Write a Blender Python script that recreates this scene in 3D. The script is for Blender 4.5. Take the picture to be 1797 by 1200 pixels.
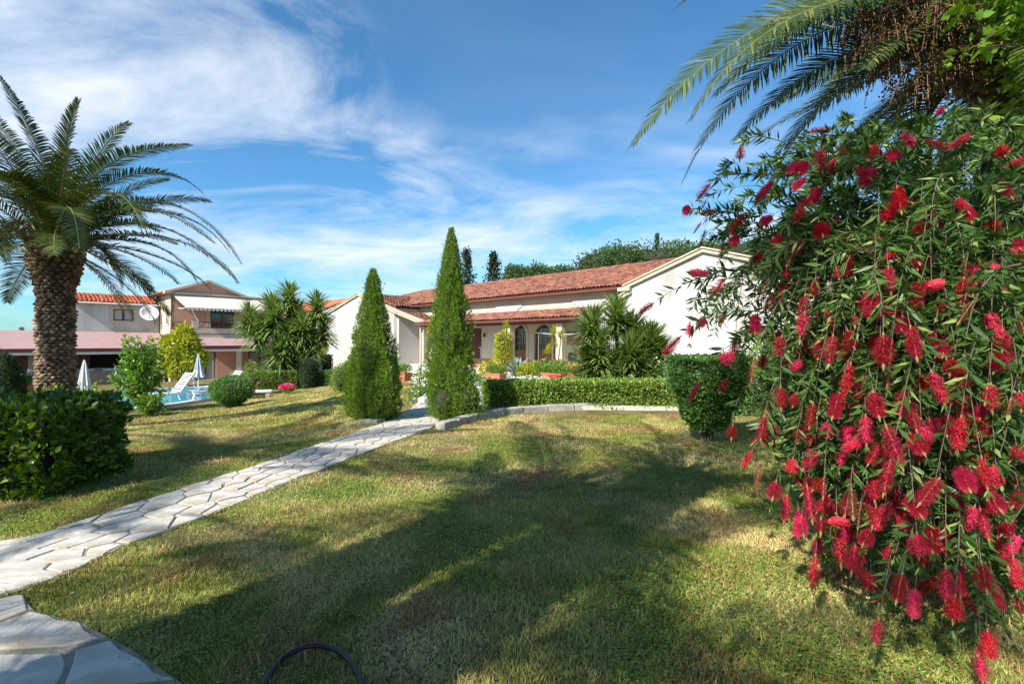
import bpy, math, random
import numpy as np
from mathutils import Vector, Matrix, Quaternion
R = math.radians
random.seed(7)
RNG = np.random.default_rng(11)
S = bpy.context.scene
COL = S.collection
for o in list(bpy.data.objects):
    bpy.data.objects.remove(o)

# ------------------------------------------------------------------ camera, sky, sun, exposure
CAMZ, F = 1.5, 850.0
cam = bpy.data.objects.new('camera', bpy.data.cameras.new('camera'))
COL.objects.link(cam)
cam.location = (0, 0, CAMZ); cam.rotation_euler = (R(90), 0, 0)
cam.data.sensor_width = 36; cam.data.lens = F / 1797 * 36
cam.data.clip_start = 0.05; cam.data.clip_end = 3000
S.camera = cam
S.view_settings.view_transform = 'Standard'; S.view_settings.look = 'None'
S.view_settings.gamma = 1; S.view_settings.use_curve_mapping = False
S.view_settings.exposure = 0.85
SUN_EL, SDIR = 40.0, Vector((0.62, 0.785, 0)).normalized()      # SDIR: the way shadows fall
sd = bpy.data.lights.new('sun', 'SUN'); sd.energy = 5.0; sd.angle = R(0.45); sd.color = (1, 0.955, 0.875)
sun = bpy.data.objects.new('sun', sd); COL.objects.link(sun)
ldir = Vector((SDIR.x * math.cos(R(SUN_EL)), SDIR.y * math.cos(R(SUN_EL)), -math.sin(R(SUN_EL))))
sun.rotation_euler = ldir.to_track_quat('-Z', 'Y').to_euler()
sun.location = (-20, -15, 30)

W = bpy.data.worlds.new('World'); S.world = W; W.use_nodes = True
nt = W.node_tree; nt.nodes.clear()
def N(t, tree, **kw):
    n = tree.nodes.new(t)
    for k, v in kw.items(): setattr(n, k, v)
    return n
def mathn(tree, op, a, b=None, clamp=False):
    n = N('ShaderNodeMath', tree, operation=op, use_clamp=clamp)
    for i, v in enumerate((a, b)):
        if v is None: continue
        if isinstance(v, (int, float)): n.inputs[i].default_value = v
        else: tree.links.new(v, n.inputs[i])
    return n.outputs[0]
sky = N('ShaderNodeTexSky', nt, sky_type='NISHITA', sun_disc=False)
sky.sun_elevation = R(SUN_EL); sky.sun_rotation = math.atan2(-SDIR.x, -SDIR.y) % (2 * math.pi)
sky.altitude = 50; sky.air_density = 1.0; sky.dust_density = 0.6; sky.ozone_density = 3.0
tc = N('ShaderNodeTexCoord', nt)
sep = N('ShaderNodeSeparateXYZ', nt); nt.links.new(tc.outputs['Generated'], sep.inputs[0])
zz = mathn(nt, 'MAXIMUM', sep.outputs[2], 0.0)
den = mathn(nt, 'ADD', zz, 0.22)
cmb = N('ShaderNodeCombineXYZ', nt)
nt.links.new(mathn(nt, 'DIVIDE', sep.outputs[0], den), cmb.inputs[0])
nt.links.new(mathn(nt, 'DIVIDE', sep.outputs[1], den), cmb.inputs[1])
mp = N('ShaderNodeMapping', nt); mp.inputs['Rotation'].default_value = (0, 0, R(-34)); mp.inputs['Scale'].default_value = (1.0, 1.7, 1)
mp.inputs['Location'].default_value = (1.3, 0.4, 0)
nt.links.new(cmb.outputs[0], mp.inputs[0])
n1 = N('ShaderNodeTexNoise', nt); n1.inputs['Scale'].default_value = 1.1; n1.inputs['Detail'].default_value = 9; n1.inputs['Roughness'].default_value = 0.62; n1.inputs['Distortion'].default_value = 0.5
nt.links.new(mp.outputs[0], n1.inputs['Vector'])
r1 = N('ShaderNodeMapRange', nt); r1.inputs[1].default_value = 0.39; r1.inputs[2].default_value = 0.66
nt.links.new(n1.outputs[0], r1.inputs[0])
n2 = N('ShaderNodeTexNoise', nt); n2.inputs['Scale'].default_value = 2.0; n2.inputs['Detail'].default_value = 3
nt.links.new(mp.outputs[0], n2.inputs['Vector'])
# cloud front: thick towards -X, thin veil low down, clear blue overhead
thr = mathn(nt, 'ADD', mathn(nt, 'MULTIPLY', mathn(nt, 'MAXIMUM', mathn(nt, 'SUBTRACT', mathn(nt, 'MULTIPLY', sep.outputs[0], -1), 0.12), 0.0), 1.3), 0.33)
thr = mathn(nt, 'ADD', thr, mathn(nt, 'MULTIPLY', mathn(nt, 'SUBTRACT', n2.outputs[0], 0.5), 0.35))
mk = N('ShaderNodeMapRange', nt, interpolation_type='SMOOTHSTEP'); mk.inputs[1].default_value = -0.10; mk.inputs[2].default_value = 0.13
nt.links.new(mathn(nt, 'SUBTRACT', thr, zz), mk.inputs[0])
low = N('ShaderNodeMapRange', nt); low.inputs[1].default_value = 0.0; low.inputs[2].default_value = 0.16; low.inputs[3].default_value = 0.35
nt.links.new(zz, low.inputs[0])
fac = mathn(nt, 'MULTIPLY', mathn(nt, 'MULTIPLY', r1.outputs[0], mathn(nt, 'ADD', mathn(nt, 'MULTIPLY', mk.outputs[0], 0.95), 0.05)), low.outputs[0])
fac = mathn(nt, 'MULTIPLY', fac, 0.85, True)
mx = N('ShaderNodeMix', nt, data_type='RGBA')
tint = N('ShaderNodeMix', nt, data_type='RGBA', blend_type='MULTIPLY'); tint.inputs[0].default_value = 1.0
tint.inputs[7].default_value = (0.86, 1.55, 1.82, 1)
nt.links.new(sky.outputs[0], tint.inputs[6])
nt.links.new(fac, mx.inputs[0]); nt.links.new(tint.outputs[2], mx.inputs[6]); mx.inputs[7].default_value = (9.6, 10.1, 10.8, 1)
bg = N('ShaderNodeBackground', nt); bg.inputs[1].default_value = 0.060
nt.links.new(mx.outputs[2], bg.inputs[0])
wo = N('ShaderNodeOutputWorld', nt); nt.links.new(bg.outputs[0], wo.inputs[0])
S.cycles.max_bounces = 6; S.cycles.transparent_max_bounces = 4; S.cycles.diffuse_bounces = 3; S.cycles.glossy_bounces = 2

# ------------------------------------------------------------------ helpers
def P(px, py, Y):                       # a point seen at photograph pixel (px, py) at depth Y
    return Vector(((px - 898.5) / F * Y, Y, CAMZ + (600 - py) / F * Y))
def sstep(a, b, x):
    t = np.clip((np.asarray(x, float) - a) / (b - a), 0, 1); return t * t * (3 - 2 * t)
def gz(X, Y):                           # the lie of the land
    X = np.asarray(X, float); Y = np.asarray(Y, float)
    z = -np.clip((-3 - X) / 8, 0, 1) * sstep(5, 16, Y)
    z = z - 0.55 * sstep(-20, -25, X) * sstep(24, 30, Y)
    z = z + 6.5 * sstep(40, 62, Y) * sstep(-14, 6, X)
    return z
def G(x, y): return float(gz(x, y))

def tag(o, label=None, cat=None, group=None, kind=None):
    if label: o['label'] = label
    if cat: o['category'] = cat
    if group: o['group'] = group
    if kind: o['kind'] = kind
    return o
def empty(name, loc, label, cat, rz=0, group=None):
    o = bpy.data.objects.new(name, None); COL.objects.link(o)
    o.location = loc; o.rotation_euler = (0, 0, rz); o.empty_display_size = 0.2
    return tag(o, label, cat, group)
def copy_tree(o, parent=None):
    c = o.copy(); COL.objects.link(c); c.parent = parent
    for ch in [k for k in bpy.data.objects if k.parent == o]: copy_tree(ch, c)
    return c

MATS = {}
def newmat(name):
    m = bpy.data.materials.new(name); m.use_nodes = True
    b = m.node_tree.nodes['Principled BSDF']; MATS[name] = m
    return m, m.node_tree, b
def mat(name, c1, c2=None, scale=4.0, rough=0.75, bump=0.0, bscale=40.0, metal=0.0, spec=0.4, detail=5, lo=0.35, hi=0.65, stretch=None, island=0.0, c3=None, s3=1.0):
    if name in MATS: return MATS[name]
    m, t, b = newmat(name)
    b.inputs['Roughness'].default_value = rough; b.inputs['Metallic'].default_value = metal
    b.inputs['Specular IOR Level'].default_value = spec
    co = N('ShaderNodeTexCoord', t); vec = co.outputs['Object']
    if stretch:
        mpn = N('ShaderNodeMapping', t); mpn.inputs['Scale'].default_value = stretch; t.links.new(vec, mpn.inputs[0]); vec = mpn.outputs[0]
    c2 = c2 or tuple(x * 0.82 for x in c1)
    nz = N('ShaderNodeTexNoise', t); nz.inputs['Scale'].default_value = scale; nz.inputs['Detail'].default_value = detail; nz.inputs['Roughness'].default_value = 0.6
    t.links.new(vec, nz.inputs['Vector'])
    mr = N('ShaderNodeMapRange', t); mr.inputs[1].default_value = lo; mr.inputs[2].default_value = hi
    t.links.new(nz.outputs[0], mr.inputs[0])
    mixn = N('ShaderNodeMix', t, data_type='RGBA'); mixn.inputs[6].default_value = (*c1, 1); mixn.inputs[7].default_value = (*c2, 1)
    t.links.new(mr.outputs[0], mixn.inputs[0]); col = mixn.outputs[2]
    if c3:
        nz3 = N('ShaderNodeTexNoise', t); nz3.inputs['Scale'].default_value = s3; nz3.inputs['Detail'].default_value = 6
        t.links.new(vec, nz3.inputs['Vector'])
        mr3 = N('ShaderNodeMapRange', t); mr3.inputs[1].default_value = 0.5; mr3.inputs[2].default_value = 0.68; t.links.new(nz3.outputs[0], mr3.inputs[0])
        mx3 = N('ShaderNodeMix', t, data_type='RGBA'); t.links.new(mr3.outputs[0], mx3.inputs[0]); t.links.new(col, mx3.inputs[6]); mx3.inputs[7].default_value = (*c3, 1); col = mx3.outputs[2]
    if island:
        ge = N('ShaderNodeNewGeometry', t); hs = N('ShaderNodeHueSaturation', t)
        v = mathn(t, 'ADD', mathn(t, 'MULTIPLY', ge.outputs['Random Per Island'], island * 2), 1 - island)
        t.links.new(v, hs.inputs['Value']); t.links.new(col, hs.inputs['Color']); col = hs.outputs[0]
    t.links.new(col, b.inputs['Base Color'])
    if bump:
        nb = N('ShaderNodeTexNoise', t); nb.inputs['Scale'].default_value = bscale; nb.inputs['Detail'].default_value = 4
        t.links.new(vec, nb.inputs['Vector'])
        bp = N('ShaderNodeBump', t); bp.inputs['Strength'].default_value = bump; bp.inputs['Distance'].default_value = 0.02
        t.links.new(nb.outputs[0], bp.inputs['Height']); t.links.new(bp.outputs[0], b.inputs['Normal'])
    return m
def leafmat(name, ca, cb, cc=None, transl=0.35, rough=0.45, nscale=3.0, spec=0.4):
    if name in MATS: return MATS[name]
    m, t, b = newmat(name)
    ge = N('ShaderNodeNewGeometry', t)
    mixn = N('ShaderNodeMix', t, data_type='RGBA'); mixn.inputs[6].default_value = (*ca, 1); mixn.inputs[7].default_value = (*cb, 1)
    co = N('ShaderNodeTexCoord', t); nz = N('ShaderNodeTexNoise', t); nz.inputs['Scale'].default_value = nscale; t.links.new(co.outputs['Object'], nz.inputs['Vector'])
    f = mathn(t, 'ADD', mathn(t, 'MULTIPLY', ge.outputs['Random Per Island'], 0.6), mathn(t, 'MULTIPLY', mathn(t, 'SUBTRACT', nz.outputs[0], 0.3), 1.0), True)
    t.links.new(f, mixn.inputs[0]); col = mixn.outputs[2]
    if cc:                               # a few odd (dry, young) leaves
        m3 = N('ShaderNodeMix', t, data_type='RGBA'); m3.inputs[7].default_value = (*cc, 1); t.links.new(col, m3.inputs[6])
        fr = mathn(t, 'FRACT', mathn(t, 'MULTIPLY', ge.outputs['Random Per Island'], 37.7))
        t.links.new(mathn(t, 'GREATER_THAN', fr, 0.9), m3.inputs[0]); col = m3.outputs[2]
    t.links.new(col, b.inputs['Base Color']); b.inputs['Roughness'].default_value = rough; b.inputs['Specular IOR Level'].default_value = spec
    tr = N('ShaderNodeBsdfTranslucent', t)
    hs = N('ShaderNodeHueSaturation', t); hs.inputs['Hue'].default_value = 0.485; hs.inputs['Saturation'].default_value = 1.15; hs.inputs['Value'].default_value = 1.5
    t.links.new(col, hs.inputs['Color']); t.links.new(hs.outputs[0], tr.inputs[0])
    ms = N('ShaderNodeMixShader', t); ms.inputs[0].default_value = transl
    out = t.nodes['Material Output']
    t.links.new(b.outputs[0], ms.inputs[1]); t.links.new(tr.outputs[0], ms.inputs[2]); t.links.new(ms.outputs[0], out.inputs[0])
    return m

def mesh_np(name, V, faces_flat, sizes, mats, midx=None, smooth=False):
    me = bpy.data.meshes.new(name)
    V = np.ascontiguousarray(V, dtype=np.float32); faces_flat = np.ascontiguousarray(faces_flat, dtype=np.int32); sizes = np.asarray(sizes, dtype=np.int32)
    me.vertices.add(len(V)); me.vertices.foreach_set('co', V.ravel())
    me.loops.add(len(faces_flat)); me.loops.foreach_set('vertex_index', faces_flat)
    me.polygons.add(len(sizes)); me.polygons.foreach_set('loop_start', np.concatenate([[0], np.cumsum(sizes)[:-1]]).astype(np.int32))
    me.polygons.foreach_set('loop_total', sizes)
    if midx is not None: me.polygons.foreach_set('material_index', np.asarray(midx, dtype=np.int32))
    if smooth: me.polygons.foreach_set('use_smooth', np.ones(len(sizes), dtype=bool))
    me.update(calc_edges=True)
    for m in (mats if isinstance(mats, (list, tuple)) else [mats]): me.materials.append(m)
    return me
def link(name, me, parent=None, kind=None):
    o = bpy.data.objects.new(name, me); COL.objects.link(o); o.parent = parent
    if kind: o['kind'] = kind
    return o
def scatter_me(name, bv, bf, M, T, m, midx=None):
    """bv (k,3) base vertices, bf list of faces, M (n,3,3), T (n,3)"""
    bv = np.asarray(bv, float); n, k = len(T), len(bv)
    V = np.einsum('nij,kj->nki', M, bv) + T[:, None, :]
    flat = np.concatenate([np.asarray(f) for f in bf]); sz = np.array([len(f) for f in bf])
    FF = (flat[None, :] + (np.arange(n) * k)[:, None]).ravel()
    return mesh_np(name, V.reshape(-1, 3), FF, np.tile(sz, n), m, None if midx is None else np.tile(midx, n))
def scatter(name, bv, bf, M, T, m, parent=None, kind=None, midx=None):
    return link(name, scatter_me(name, bv, bf, M, T, m, midx), parent, kind)
def frames(D, Nn, scale, sx=None):
    """rotation matrices whose Y axis is D, Z near Nn, scaled"""
    D = D / (np.linalg.norm(D, axis=1, keepdims=True) + 1e-9)
    Xx = np.cross(D, Nn); Xx /= (np.linalg.norm(Xx, axis=1, keepdims=True) + 1e-9)
    Zz = np.cross(Xx, D)
    s = np.broadcast_to(np.asarray(scale, float), (len(D),))[:, None]
    s2 = s if sx is None else np.broadcast_to(np.asarray(sx, float), (len(D),))[:, None]
    return np.stack([Xx * s2, D * s, Zz * s], axis=2)
def runit(n, rng=RNG):
    v = rng.normal(size=(n, 3)); return v / np.linalg.norm(v, axis=1, keepdims=True)
# leaves: length 1 along +Y
LEAF = (np.array([(0, 0, 0), (-.24, .45, .07), (0, .5, 0), (.24, .45, .07), (0, 1, -.08)]), [(0, 2, 1), (0, 3, 2), (1, 2, 4), (2, 3, 4)])
NARROW = (np.array([(0, 0, 0), (-.085, .45, 0.02), (.085, .45, 0.02), (0, 1, -.06)]), [(0, 2, 1), (1, 2, 3)])
DIAM = (np.array([(0, 0, 0), (-.3, .5, .06), (.3, .5, -.03), (0, 1, 0)]), [(0, 2, 1), (1, 2, 3)])

class MB:
    def __init__(s): s.v = []; s.f = []
    def add(s, vs, fs):
        b = len(s.v); s.v += [tuple(v) for v in vs]; s.f += [tuple(i + b for i in f) for f in fs]; return s
    def box(s, x0, x1, y0, y1, z0, z1):
        return s.add([(x, y, z) for z in (z0, z1) for y in (y0, y1) for x in (x0, x1)],
                     [(0, 2, 3, 1), (4, 5, 7, 6), (0, 1, 5, 4), (2, 6, 7, 3), (0, 4, 6, 2), (1, 3, 7, 5)])
    def beam(s, a, b, w, h, up=(0, 0, 1)):
        a, b = Vector(a), Vector(b); d = (b - a).normalized(); u = Vector(up); x = d.cross(u)
        if x.length < 1e-4: x = d.cross(Vector((1, 0, 0)))
        x.normalize(); z = x.cross(d); vs = [p + x * (i * w / 2) + z * (j * h / 2) for p in (a, b) for j in (-1, 1) for i in (-1, 1)]
        return s.add(vs, [(0, 2, 3, 1), (4, 5, 7, 6), (0, 1, 5, 4), (2, 6, 7, 3), (0, 4, 6, 2), (1, 3, 7, 5)])
    def tube(s, pts, r, n=7, cap=True):
        pts = [Vector(p) for p in pts]; rs = r if isinstance(r, (list, tuple)) else [r] * len(pts); b = len(s.v); ref = Vector((0.3, 0.2, 1)).normalized()
        for i, p in enumerate(pts):
            d = (pts[min(i + 1, len(pts) - 1)] - pts[max(i - 1, 0)]).normalized()
            x = d.cross(ref)
            if x.length < 0.05: x = d.cross(Vector((1, 0, 0)))
            x.normalize(); y = d.cross(x)
            for k in range(n):
                a = 2 * math.pi * k / n; s.v.append(tuple(p + (x * math.cos(a) + y * math.sin(a)) * rs[i]))
        for i in range(len(pts) - 1):
            for k in range(n):
                k2 = (k + 1) % n; s.f.append((b + i * n + k, b + i * n + k2, b + (i + 1) * n + k2, b + (i + 1) * n + k))
        if cap: s.f.append(tuple(b + k for k in range(n))[::-1]); s.f.append(tuple(b + (len(pts) - 1) * n + k for k in range(n)))
        return s
    def lathe(s, prof, n=16, c=(0, 0, 0)):
        b = len(s.v)
        for r, z in prof:
            for k in range(n):
                a = 2 * math.pi * k / n; s.v.append((c[0] + r * math.cos(a), c[1] + r * math.sin(a), c[2] + z))
        for i in range(len(prof) - 1):
            for k in range(n):
                k2 = (k + 1) % n; s.f.append((b + i * n + k, b + i * n + k2, b + (i + 1) * n + k2, b + (i + 1) * n + k))
        return s
    def prism(s, poly, a, b, axis='y'):
        """poly in (x,z) extruded along y from a to b; axis 'x': poly in (y,z); 'z': poly in (x,y)"""
        n = len(poly)
        def mk(p, t): return (p[0], t, p[1]) if axis == 'y' else ((t, p[0], p[1]) if axis == 'x' else (p[0], p[1], t))
        vs = [mk(p, a) for p in poly] + [mk(p, b) for p in poly]
        return s.add(vs, [tuple(range(n)), tuple(range(2 * n - 1, n - 1, -1))] + [(i, i + n, (i + 1) % n + n, (i + 1) % n) for i in range(n)])
    def build(s, name, m, parent=None, kind=None, smooth=False, bevel=0):
        me = bpy.data.meshes.new(name); me.from_pydata(s.v, [], s.f)
        me.materials.append(m)
        if smooth: me.polygons.foreach_set('use_smooth', [True] * len(me.polygons))
        me.validate(); me.update()
        import bmesh
        bm = bmesh.new(); bm.from_mesh(me); bmesh.ops.recalc_face_normals(bm, faces=bm.faces[:])
        if bevel: bmesh.ops.bevel(bm, geom=bm.edges[:], offset=bevel, segments=2, affect='EDGES', profile=0.6, clamp_overlap=True)
        bm.to_mesh(me); bm.free()
        return link(name, me, parent, kind)

def arch(cx, z0, w, h, n=14):           # outline of an arched opening, (x, z) points
    r = w / 2; zc = z0 + h - r
    return [(cx - r, z0), (cx + r, z0)] + [(cx + r * math.cos(math.pi * i / n), zc + r * math.sin(math.pi * i / n)) for i in range(n + 1)]
def rect(x0, x1, z0, z1): return [(x0, z0), (x1, z0), (x1, z1), (x0, z1)]
def panel(name, outer, holes, t, m, parent, loc=(0, 0, 0), rz=0):
    """flat wall of thickness t lying in its local XZ plane (front face at y=0, body behind) with holes"""
    cu = bpy.data.curves.new('tmp', 'CURVE'); cu.dimensions = '2D'; cu.fill_mode = 'BOTH'; cu.extrude = t / 2
    for lp in [outer] + list(holes):
        sp = cu.splines.new('POLY'); sp.points.add(len(lp) - 1); sp.use_cyclic_u = True
        for i, p in enumerate(lp): sp.points[i].co = (p[0], p[1], 0, 1)
    tmp = bpy.data.objects.new('tmp', cu); COL.objects.link(tmp)
    dg = bpy.context.evaluated_depsgraph_get(); dg.update()
    me = bpy.data.meshes.new_from_object(tmp.evaluated_get(dg)); bpy.data.objects.remove(tmp); bpy.data.curves.remove(cu)
    me.transform(Matrix.Translation((0, t / 2, 0)) @ Matrix.Rotation(R(90), 4, 'X'))
    me.name = name; me.materials.clear(); me.materials.append(m)
    o = link(name, me, parent); o.location = loc; o.rotation_euler = (0, 0, rz)
    return o

# barrel tile, unit: width 1 (x), length 1 (y up-slope), arch height .45
_a = [math.pi * i / 5 for i in range(6)]
TILE_V = [(-.52 * math.cos(a), 0, .44 * math.sin(a) + .20) for a in _a] + [(-.42 * math.cos(a), 1.12, .34 * math.sin(a)) for a in _a] + [(-.40 * math.cos(a), 0, .30 * math.sin(a) + .10) for a in _a]
TILE_F = [(i, i + 1, i + 7, i + 6) for i in range(5)] + [(i + 12, i + 13, i + 1, i) for i in range(5)]
def roof(name, P0, e, s, Lw, Hs, m, mund, parent, clip=None, tw=0.205, tl=0.36):
    """P0 eave corner, e along the eave, s up the slope (unit vectors): one sheet under rows of barrel tiles"""
    e = np.array(e, float); e /= np.linalg.norm(e); s = np.array(s, float); s /= np.linalg.norm(s); n = np.cross(e, s)
    if n[2] < 0: n = -n
    na, nb = int(Lw / tw), int(Hs / tl)
    A, B = np.meshgrid(np.arange(na) + .5, np.arange(nb)); A = A.ravel() * tw; B = B.ravel() * tl
    if clip: k = np.array([clip(a, b + tl / 2) for a, b in zip(A, B)]); A, B = A[k], B[k]
    nT = len(A); jit = RNG.normal(size=(nT, 3)) * np.array([.010, .014, .006])
    T = np.array(P0) + A[:, None] * e + B[:, None] * s + n * .02 + jit
    ang = RNG.normal(size=nT) * 0.035
    ex = e[None, :] * np.cos(ang)[:, None] + s[None, :] * np.sin(ang)[:, None]; sy = -e[None, :] * np.sin(ang)[:, None] + s[None, :] * np.cos(ang)[:, None]
    M = np.stack([ex * tw, sy * tl, np.tile(n * tw, (nT, 1))], axis=2)
    o = scatter(name, TILE_V, TILE_F, M, T, m, parent, 'stuff')
    mb = MB(); P0 = Vector(P0); E = Vector(e); Sv = Vector(s); nn = Vector(n)
    if clip is None:
        c = [P0, P0 + E * Lw, P0 + E * Lw + Sv * Hs, P0 + Sv * Hs]
    else:
        c = [P0 + E * a + Sv * b for a, b in clip.poly]
    k = len(c); mb.add([p - nn * .02 for p in c] + [p - nn * .07 for p in c], [tuple(range(k)), tuple(range(2 * k - 1, k - 1, -1))] + [(i, i + k, (i + 1) % k + k, (i + 1) % k) for i in range(k)])
    mb.build('roof_deck', mund, parent)
    return o
class PolyClip:
    def __init__(s, poly): s.poly = poly
    def __call__(s, x, y):
        c = False; p = s.poly
        for i in range(len(p)):
            x1, y1 = p[i]; x2, y2 = p[i - 1]
            if (y1 > y) != (y2 > y) and x < (x2 - x1) * (y - y1) / (y2 - y1) + x1: c = not c
        return c

# ------------------------------------------------------------------ materials
M_cream = mat('cream_plaster', (.54, .46, .34), (.47, .40, .29), 1.3, .9, .25, 60)
M_white = mat('white_plaster', (.52, .51, .485), (.46, .445, .42), .9, .9, .25, 60, c3=(.335, .31, .275), s3=.8, stretch=(1, 1, .35))
M_ivory = mat('ivory_plaster', (.52, .455, .36), (.46, .40, .31), 1.1, .9, .25, 60)
M_trim = mat('trim_plaster', (.54, .48, .34), (.42, .37, .27), 3, .85, .2, 50)
M_pink = mat('pink_plaster', (.60, .33, .265), (.54, .29, .23), 1.2, .9, .2, 60)
M_tile = mat('old_clay_tiles', (.25, .092, .056), (.17, .060, .038), 1.6, .9, .35, 30, island=.45, c3=(.20, .12, .095), s3=9)
M_tile2 = mat('orange_clay_tiles', (.60, .17, .075), (.50, .12, .055), 2.0, .8, .2, 30, island=.2)
M_under = mat('brown_roof_deck', (.12, .05, .035), None, 5, .8)
M_beam = mat('red_brown_beam', (.17, .055, .04), (.12, .04, .03), 6, .5)
M_wood = mat('varnished_wood', (.22, .085, .03), (.13, .05, .02), 9, .4, .15, 60, stretch=(6, 6, .6))
M_woodl = mat('light_pine_wood', (.36, .20, .085), (.26, .14, .06), 9, .5, .15, 60, stretch=(8, 8, .8))
M_dwood = mat('dark_maroon_wood', (.10, .028, .022), None, 9, .4)
M_glass, _t, _b = newmat('window_glass'); _b.inputs['Base Color'].default_value = (.02, .03, .035, 1); _b.inputs['Roughness'].default_value = .06; _b.inputs['Specular IOR Level'].default_value = .8
M_curt = mat('white_curtain', (.45, .46, .45), (.3, .31, .3), 12, .9, stretch=(6, 6, .3))
M_awn = mat('mauve_awning_cloth', (.37, .235, .22), (.32, .20, .19), 1.5, .85, stretch=(1, 1, 6))
M_awn_red = mat('dark_red_valance', (.13, .03, .04), None, 3, .8)
M_awnc = mat('cream_awning_cloth', (.62, .56, .46), (.56, .50, .42), 1.5, .85)
M_dark = mat('dark_interior', (.035, .03, .028), None, 2, .8)
M_terr = mat('terracotta', (.50, .17, .09), (.40, .13, .07), 6, .8, .2, 40)
M_stone = mat('pale_paving_stone', (.53, .50, .445), (.39, .365, .32), 7.0, .85, .45, 22, island=.18, c3=(.40, .31, .21), s3=2.6)
M_mortar = mat('grey_mortar', (.30, .28, .23), (.17, .165, .11), 9, .95, .6, 50)
M_kerb = mat('grey_kerb_stone', (.42, .39, .34), (.27, .25, .21), 6, .9, .7, 25)
M_rock = mat('grey_rock', (.50, .50, .49), (.28, .28, .27), 6, .9, .8, 14)
M_gravel = mat('white_gravel_bed', (.66, .62, .54), (.42, .38, .32), 30, .9, .8, 50)
M_blackm = mat('black_metal', (.02, .02, .022), None, 5, .4, metal=.3)
M_greym = mat('grey_metal_pole', (.22, .22, .22), None, 5, .45, metal=.6)
M_whitep = mat('white_plastic', (.78, .79, .80), (.72, .73, .74), 4, .4)
M_bark = mat('brown_bark', (.13, .09, .06), (.07, .05, .035), 12, .9, .8, 30)
M_greybark = mat('grey_twig_bark', (.17, .12, .085), (.09, .065, .045), 14, .9, .5, 40)
M_core = mat('dark_core', (.030, .035, .015), (.02, .022, .01), 12, .95)  # dark fill colour standing in for shaded depth inside foliage; also soil
M_coping = mat('pool_coping', (.68, .66, .60), None, 4, .7)
M_black_rub = mat('black_rubber', (.012, .012, .014), None, 5, .35)
L_cyp = leafmat('cypress_sprays', (.048, .12, .013), (.21, .35, .030), (.26, .29, .06), .32, .6, 5)
L_cypd = leafmat('dark_cypress_sprays', (.018, .045, .014), (.045, .085, .022), None, .2, .6, 2.5)
L_box = leafmat('box_hedge_leaves', (.07, .15, .02), (.26, .38, .06), (.42, .50, .10), .3, .38, 2.5)
L_topi = leafmat('topiary_leaves', (.05, .135, .028), (.14, .28, .06), (.16, .26, .05), .3, .38, 2.5)
L_pitt = leafmat('glossy_hedge_leaves', (.026, .070, .010), (.115, .215, .022), (.27, .40, .05), .3, .30, 3)
L_palm = leafmat('palm_leaflets', (.020, .044, .009), (.070, .105, .020), (.16, .16, .04), .14, .45, 2, .25)
L_palmd = leafmat('dry_palm_leaflets', (.16, .10, .04), (.25, .17, .07), None, .25, .6, 2)
L_yucca = leafmat('yucca_blades', (.075, .15, .032), (.22, .32, .075), (.36, .40, .13), .22, .35, 2)
L_lime = leafmat('yellow_green_leaves', (.24, .30, .02), (.45, .45, .04), (.5, .42, .05), .35, .45, 4)
L_fresh = leafmat('fresh_green_leaves', (.07, .17, .02), (.17, .31, .05), (.3, .36, .06), .4, .35, 3)
L_bb = leafmat('bottlebrush_leaves', (.022, .060, .012), (.080, .160, .030), (.24, .31, .09), .22, .42, 3, .28)
L_agave = leafmat('agave_blades', (.16, .23, .20), (.25, .33, .29), None, .1, .5, 2)
L_far = leafmat('far_tree_leaves', (.035, .080, .022), (.075, .140, .038), None, .25, .7, .5)
L_fard = leafmat('far_conifer_leaves', (.018, .040, .022), (.035, .065, .032), None, .15, .7, .5)
L_redtw = leafmat('red_brown_leaves', (.10, .03, .02), (.20, .07, .035), None, .25, .5, 5)
L_ivyv = leafmat('climber_leaves', (.09, .20, .02), (.24, .38, .05), (.06, .14, .02), .45, .3, 2)
def petal(name, a, b): return leafmat(name, a, b, None, .25, .5, 8)
F_red = petal('red_petals', (.60, .015, .02), (.75, .05, .05)); F_pink = petal('pink_petals', (.70, .06, .16), (.80, .18, .28))
F_white = petal('white_petals', (.8, .78, .7), (.85, .85, .82)); F_yel = petal('yellow_petals', (.85, .50, .02), (.9, .65, .05)); F_sal = petal('salmon_petals', (.75, .20, .10), (.80, .40, .28))

# ------------------------------------------------------------------ ground
def axis(lo, hi, step, far, grow=1.35):
    a = list(np.arange(lo, hi + 1e-6, step)); s = step
    while a[-1] < far: s *= grow; a.append(a[-1] + s)
    s = step
    while a[0] > -far: s *= grow; a.insert(0, a[0] - s)
    return np.array(a)
PATH_L = [(740, 700), (728, 712), (700, 733), (672, 744), (642, 754), (600, 769), (550, 785), (508, 800), (446, 821), (362, 846), (260, 879), (173, 908), (48, 947), (-60, 982), (-300, 1050)]
PATH_R = [(786, 702), (776, 722), (772, 738), (764, 749), (754, 754), (675, 783), (633, 800), (571, 825), (529, 840), (450, 873), (367, 908), (300, 933), (217, 962), (120, 1010), (43, 1048)]
def gp(p): d = CAMZ * F / (p[1] - 600); return ((p[0] - 898.5) / F * d, d)
PL = np.array([gp(p) for p in PATH_L]); PR = np.array([gp(p) for p in PATH_R])
PL[-1] = (-6.4, 2.9); PL[-2] = (-4.6, 3.2); PR[-1] = (-2.95, 2.86)
PR = np.vstack([PR, [(-3.6, 2.3), (-6.0, 1.9)]]); PL = np.vstack([PL, [(-7.4, 2.8), (-8.6, 2.6)]])
PR[-1] = (-8.4, 1.5)
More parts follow.
